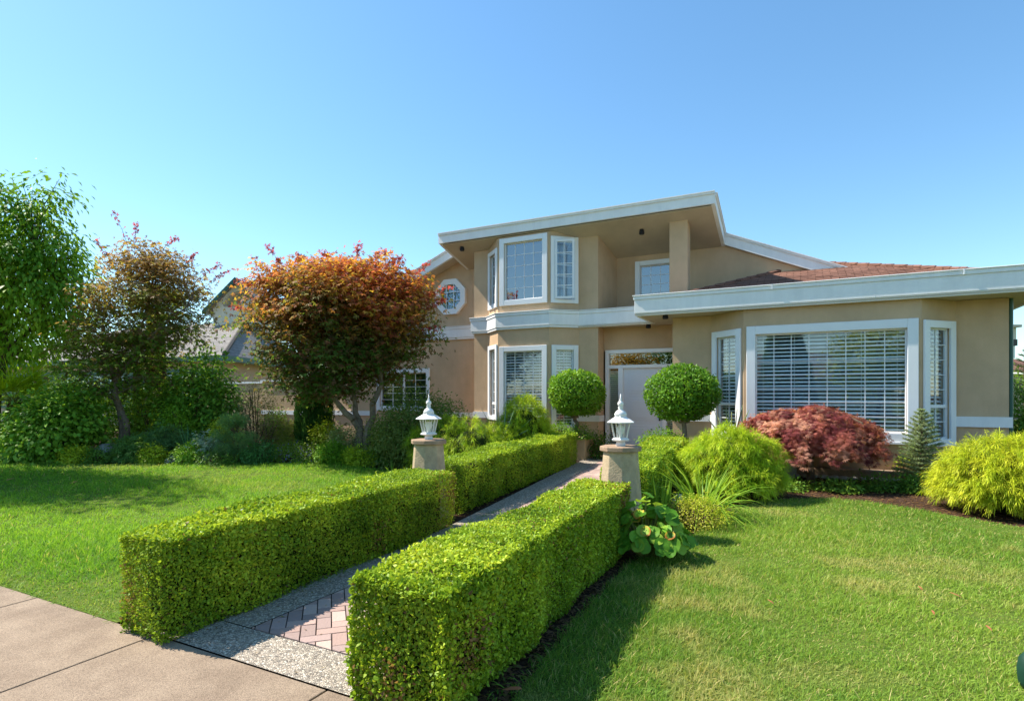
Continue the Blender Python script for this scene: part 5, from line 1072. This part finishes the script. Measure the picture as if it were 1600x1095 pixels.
oh = thing('opposite_house', 'cream house with a brown roof across the street', 'house', (-6, -30, 0)); MB().box(-12, 6, -36, -28, -.1, 2.9).build('wall', M['neigh_wall'], oh)
o = MB().add([(-12.6, -27.4, 2.8), (6.6, -27.4, 2.8), (6.6, -36.6, 2.8), (-12.6, -36.6, 2.8), (-9, -32, 5.2), (3, -32, 5.2)], [(1, 0, 4, 5), (2, 1, 5), (3, 2, 5, 4), (0, 3, 4)]).build('roof', M['greyshingle'], oh); plane_uv(o)
# fallen leaves and the green thing by the lawn edge
for k, (px, y, s_) in enumerate([(1493, 937, .045), (1438, 926, .03), (1204, 948, .03), (1545, 990, .03), (115, 757, .08), (15, 752, .07), (1458, 965, .025), (800, 1088, .06)]):
    d = EYE*F/(y-HZ); p = at(px, d, .035); a = random.uniform(0, 3); u = np.array([math.cos(a), math.sin(a), .15])*s_; v = np.array([-math.sin(a), math.cos(a), 0])*s_*.32
    mb = MB(); mb.add([p-u, p-u*.3-v+(0, 0, .008), p+u*.5-v*.8+(0, 0, .012), p+u+(0, 0, .01), p+u*.5+v+(0, 0, .014), p-u*.3+v+(0, 0, .01)], [(0, 1, 5), (1, 2, 4, 5), (2, 3, 4)])
    o = mb.build('fallen_leaf', M['dryleaf'] if 'dryleaf' in M else M.setdefault('dryleaf', mat('dry_leaf', (.50, .17, .07), .7, .3, 30)), None, False, p); tag(o, 'curled rusty fallen leaf lying on the lawn', 'leaf', 'fallen leaves on the lawns')
gb = at(1613, 3.1); mb = MB(); mb.rings((gb[0], gb[1], 0), [(.05, 0), (.062, .04), (.066, .1), (.058, .16), (.03, .2), (.0, .205)], 16); o = mb.build('garden_tap_cover', M['covergreen'], None, True, gb); tag(o, 'dark green rounded cover standing in the lawn at the right edge', 'garden cover')

# bark litter, loose leaves and small weeds on the soil strips and by the path
def litter(name, label, boxes, n, size, cols, up=.3, kind=None):
    P = []
    for (x0, x1, y0, y1, w) in boxes: k = int(n*w); P.append(np.stack([RNG.uniform(x0, x1, k), RNG.uniform(y0, y1, k)], 1))
    P = np.concatenate(P); z = gza(P[:, 1]); z = np.where(P[:, 1] < 2.28, .008, z+(.017 if name == 'loose_leaves' else -.014)); P3 = np.concatenate([P, z[:, None]], 1); m_ = len(P3); a = RNG.uniform(0, 6.28, m_)
    D = np.stack([np.cos(a), np.sin(a), RNG.uniform(0, up, m_)], 1); Nn = np.array([0, 0, 1.])+RNG.normal(0, .35, (m_, 3)); s_ = size*RNG.uniform(.4, 1.4, m_); V, Fc, C = leaves(P3, D, Nn, s_, s_*.4, pal(m_, cols, .25), 1, .2); V[:, 2] = np.maximum(V[:, 2], np.repeat(z, 4)+.001)
    tag(mesh_obj(name, V, Fc, M['leafmatte'], None, C), label, 'litter', kind='stuff')
litter('bark_litter', 'brown bark chips and dead leaves on the soil strips and beds', [(-1.65, -1.3, 2.3, 5.4, .18), (-1.3, 3.2, 8.6, 11.6, .45), (-4.55, -4.0, 2.3, 8, .1), (-13, -5, 7.6, 12, .27)], 14000, .045, [(.10, .055, .03), (.20, .11, .06), (.32, .19, .10)])
litter('loose_leaves', 'tiny dry leaf bits scattered along the edges of the path', [(-3.8, -3.5, 2.4, 6, .45), (-2.35, -2.1, 2.6, 6, .25), (-3.9, -2.2, 2.3, 8, .3)], 420, .022, [(.16, .10, .04), (.30, .2, .08), (.18, .22, .04)])
def weeds():
    n = 2600; t = RNG.uniform(0, 1, n); side = RNG.integers(0, 3, n); x = np.where(side == 0, -3.66-RNG.exponential(.03, n), np.where(side == 1, -1.40+RNG.normal(0, .05, n), -4.2-RNG.exponential(.1, n))); y = np.where(side == 2, 2.29+RNG.exponential(.02, n), 2.35+t*4.5)
    x = np.where(side == 2, -4.3-RNG.uniform(0, 9, n), x); P = np.stack([x, y, gza(y)], 1); a = RNG.uniform(0, 6.28, n); D = np.stack([np.cos(a)*.7, np.sin(a)*.7-.3*(side == 2), np.ones(n)], 1)
    c = pal(n, [(.08, .2, .015), (.2, .36, .03)], .2); V, Fc, C = strips(P, D, RNG.uniform(.03, .085, n), .006, c, 1.2, 3, c*1.2); tag(mesh_obj('weeds', V, Fc, M['grass'], None, C), 'untrimmed grass tufts along the hedge foot and the sidewalk edge', 'weeds', kind='stuff')
weeds()
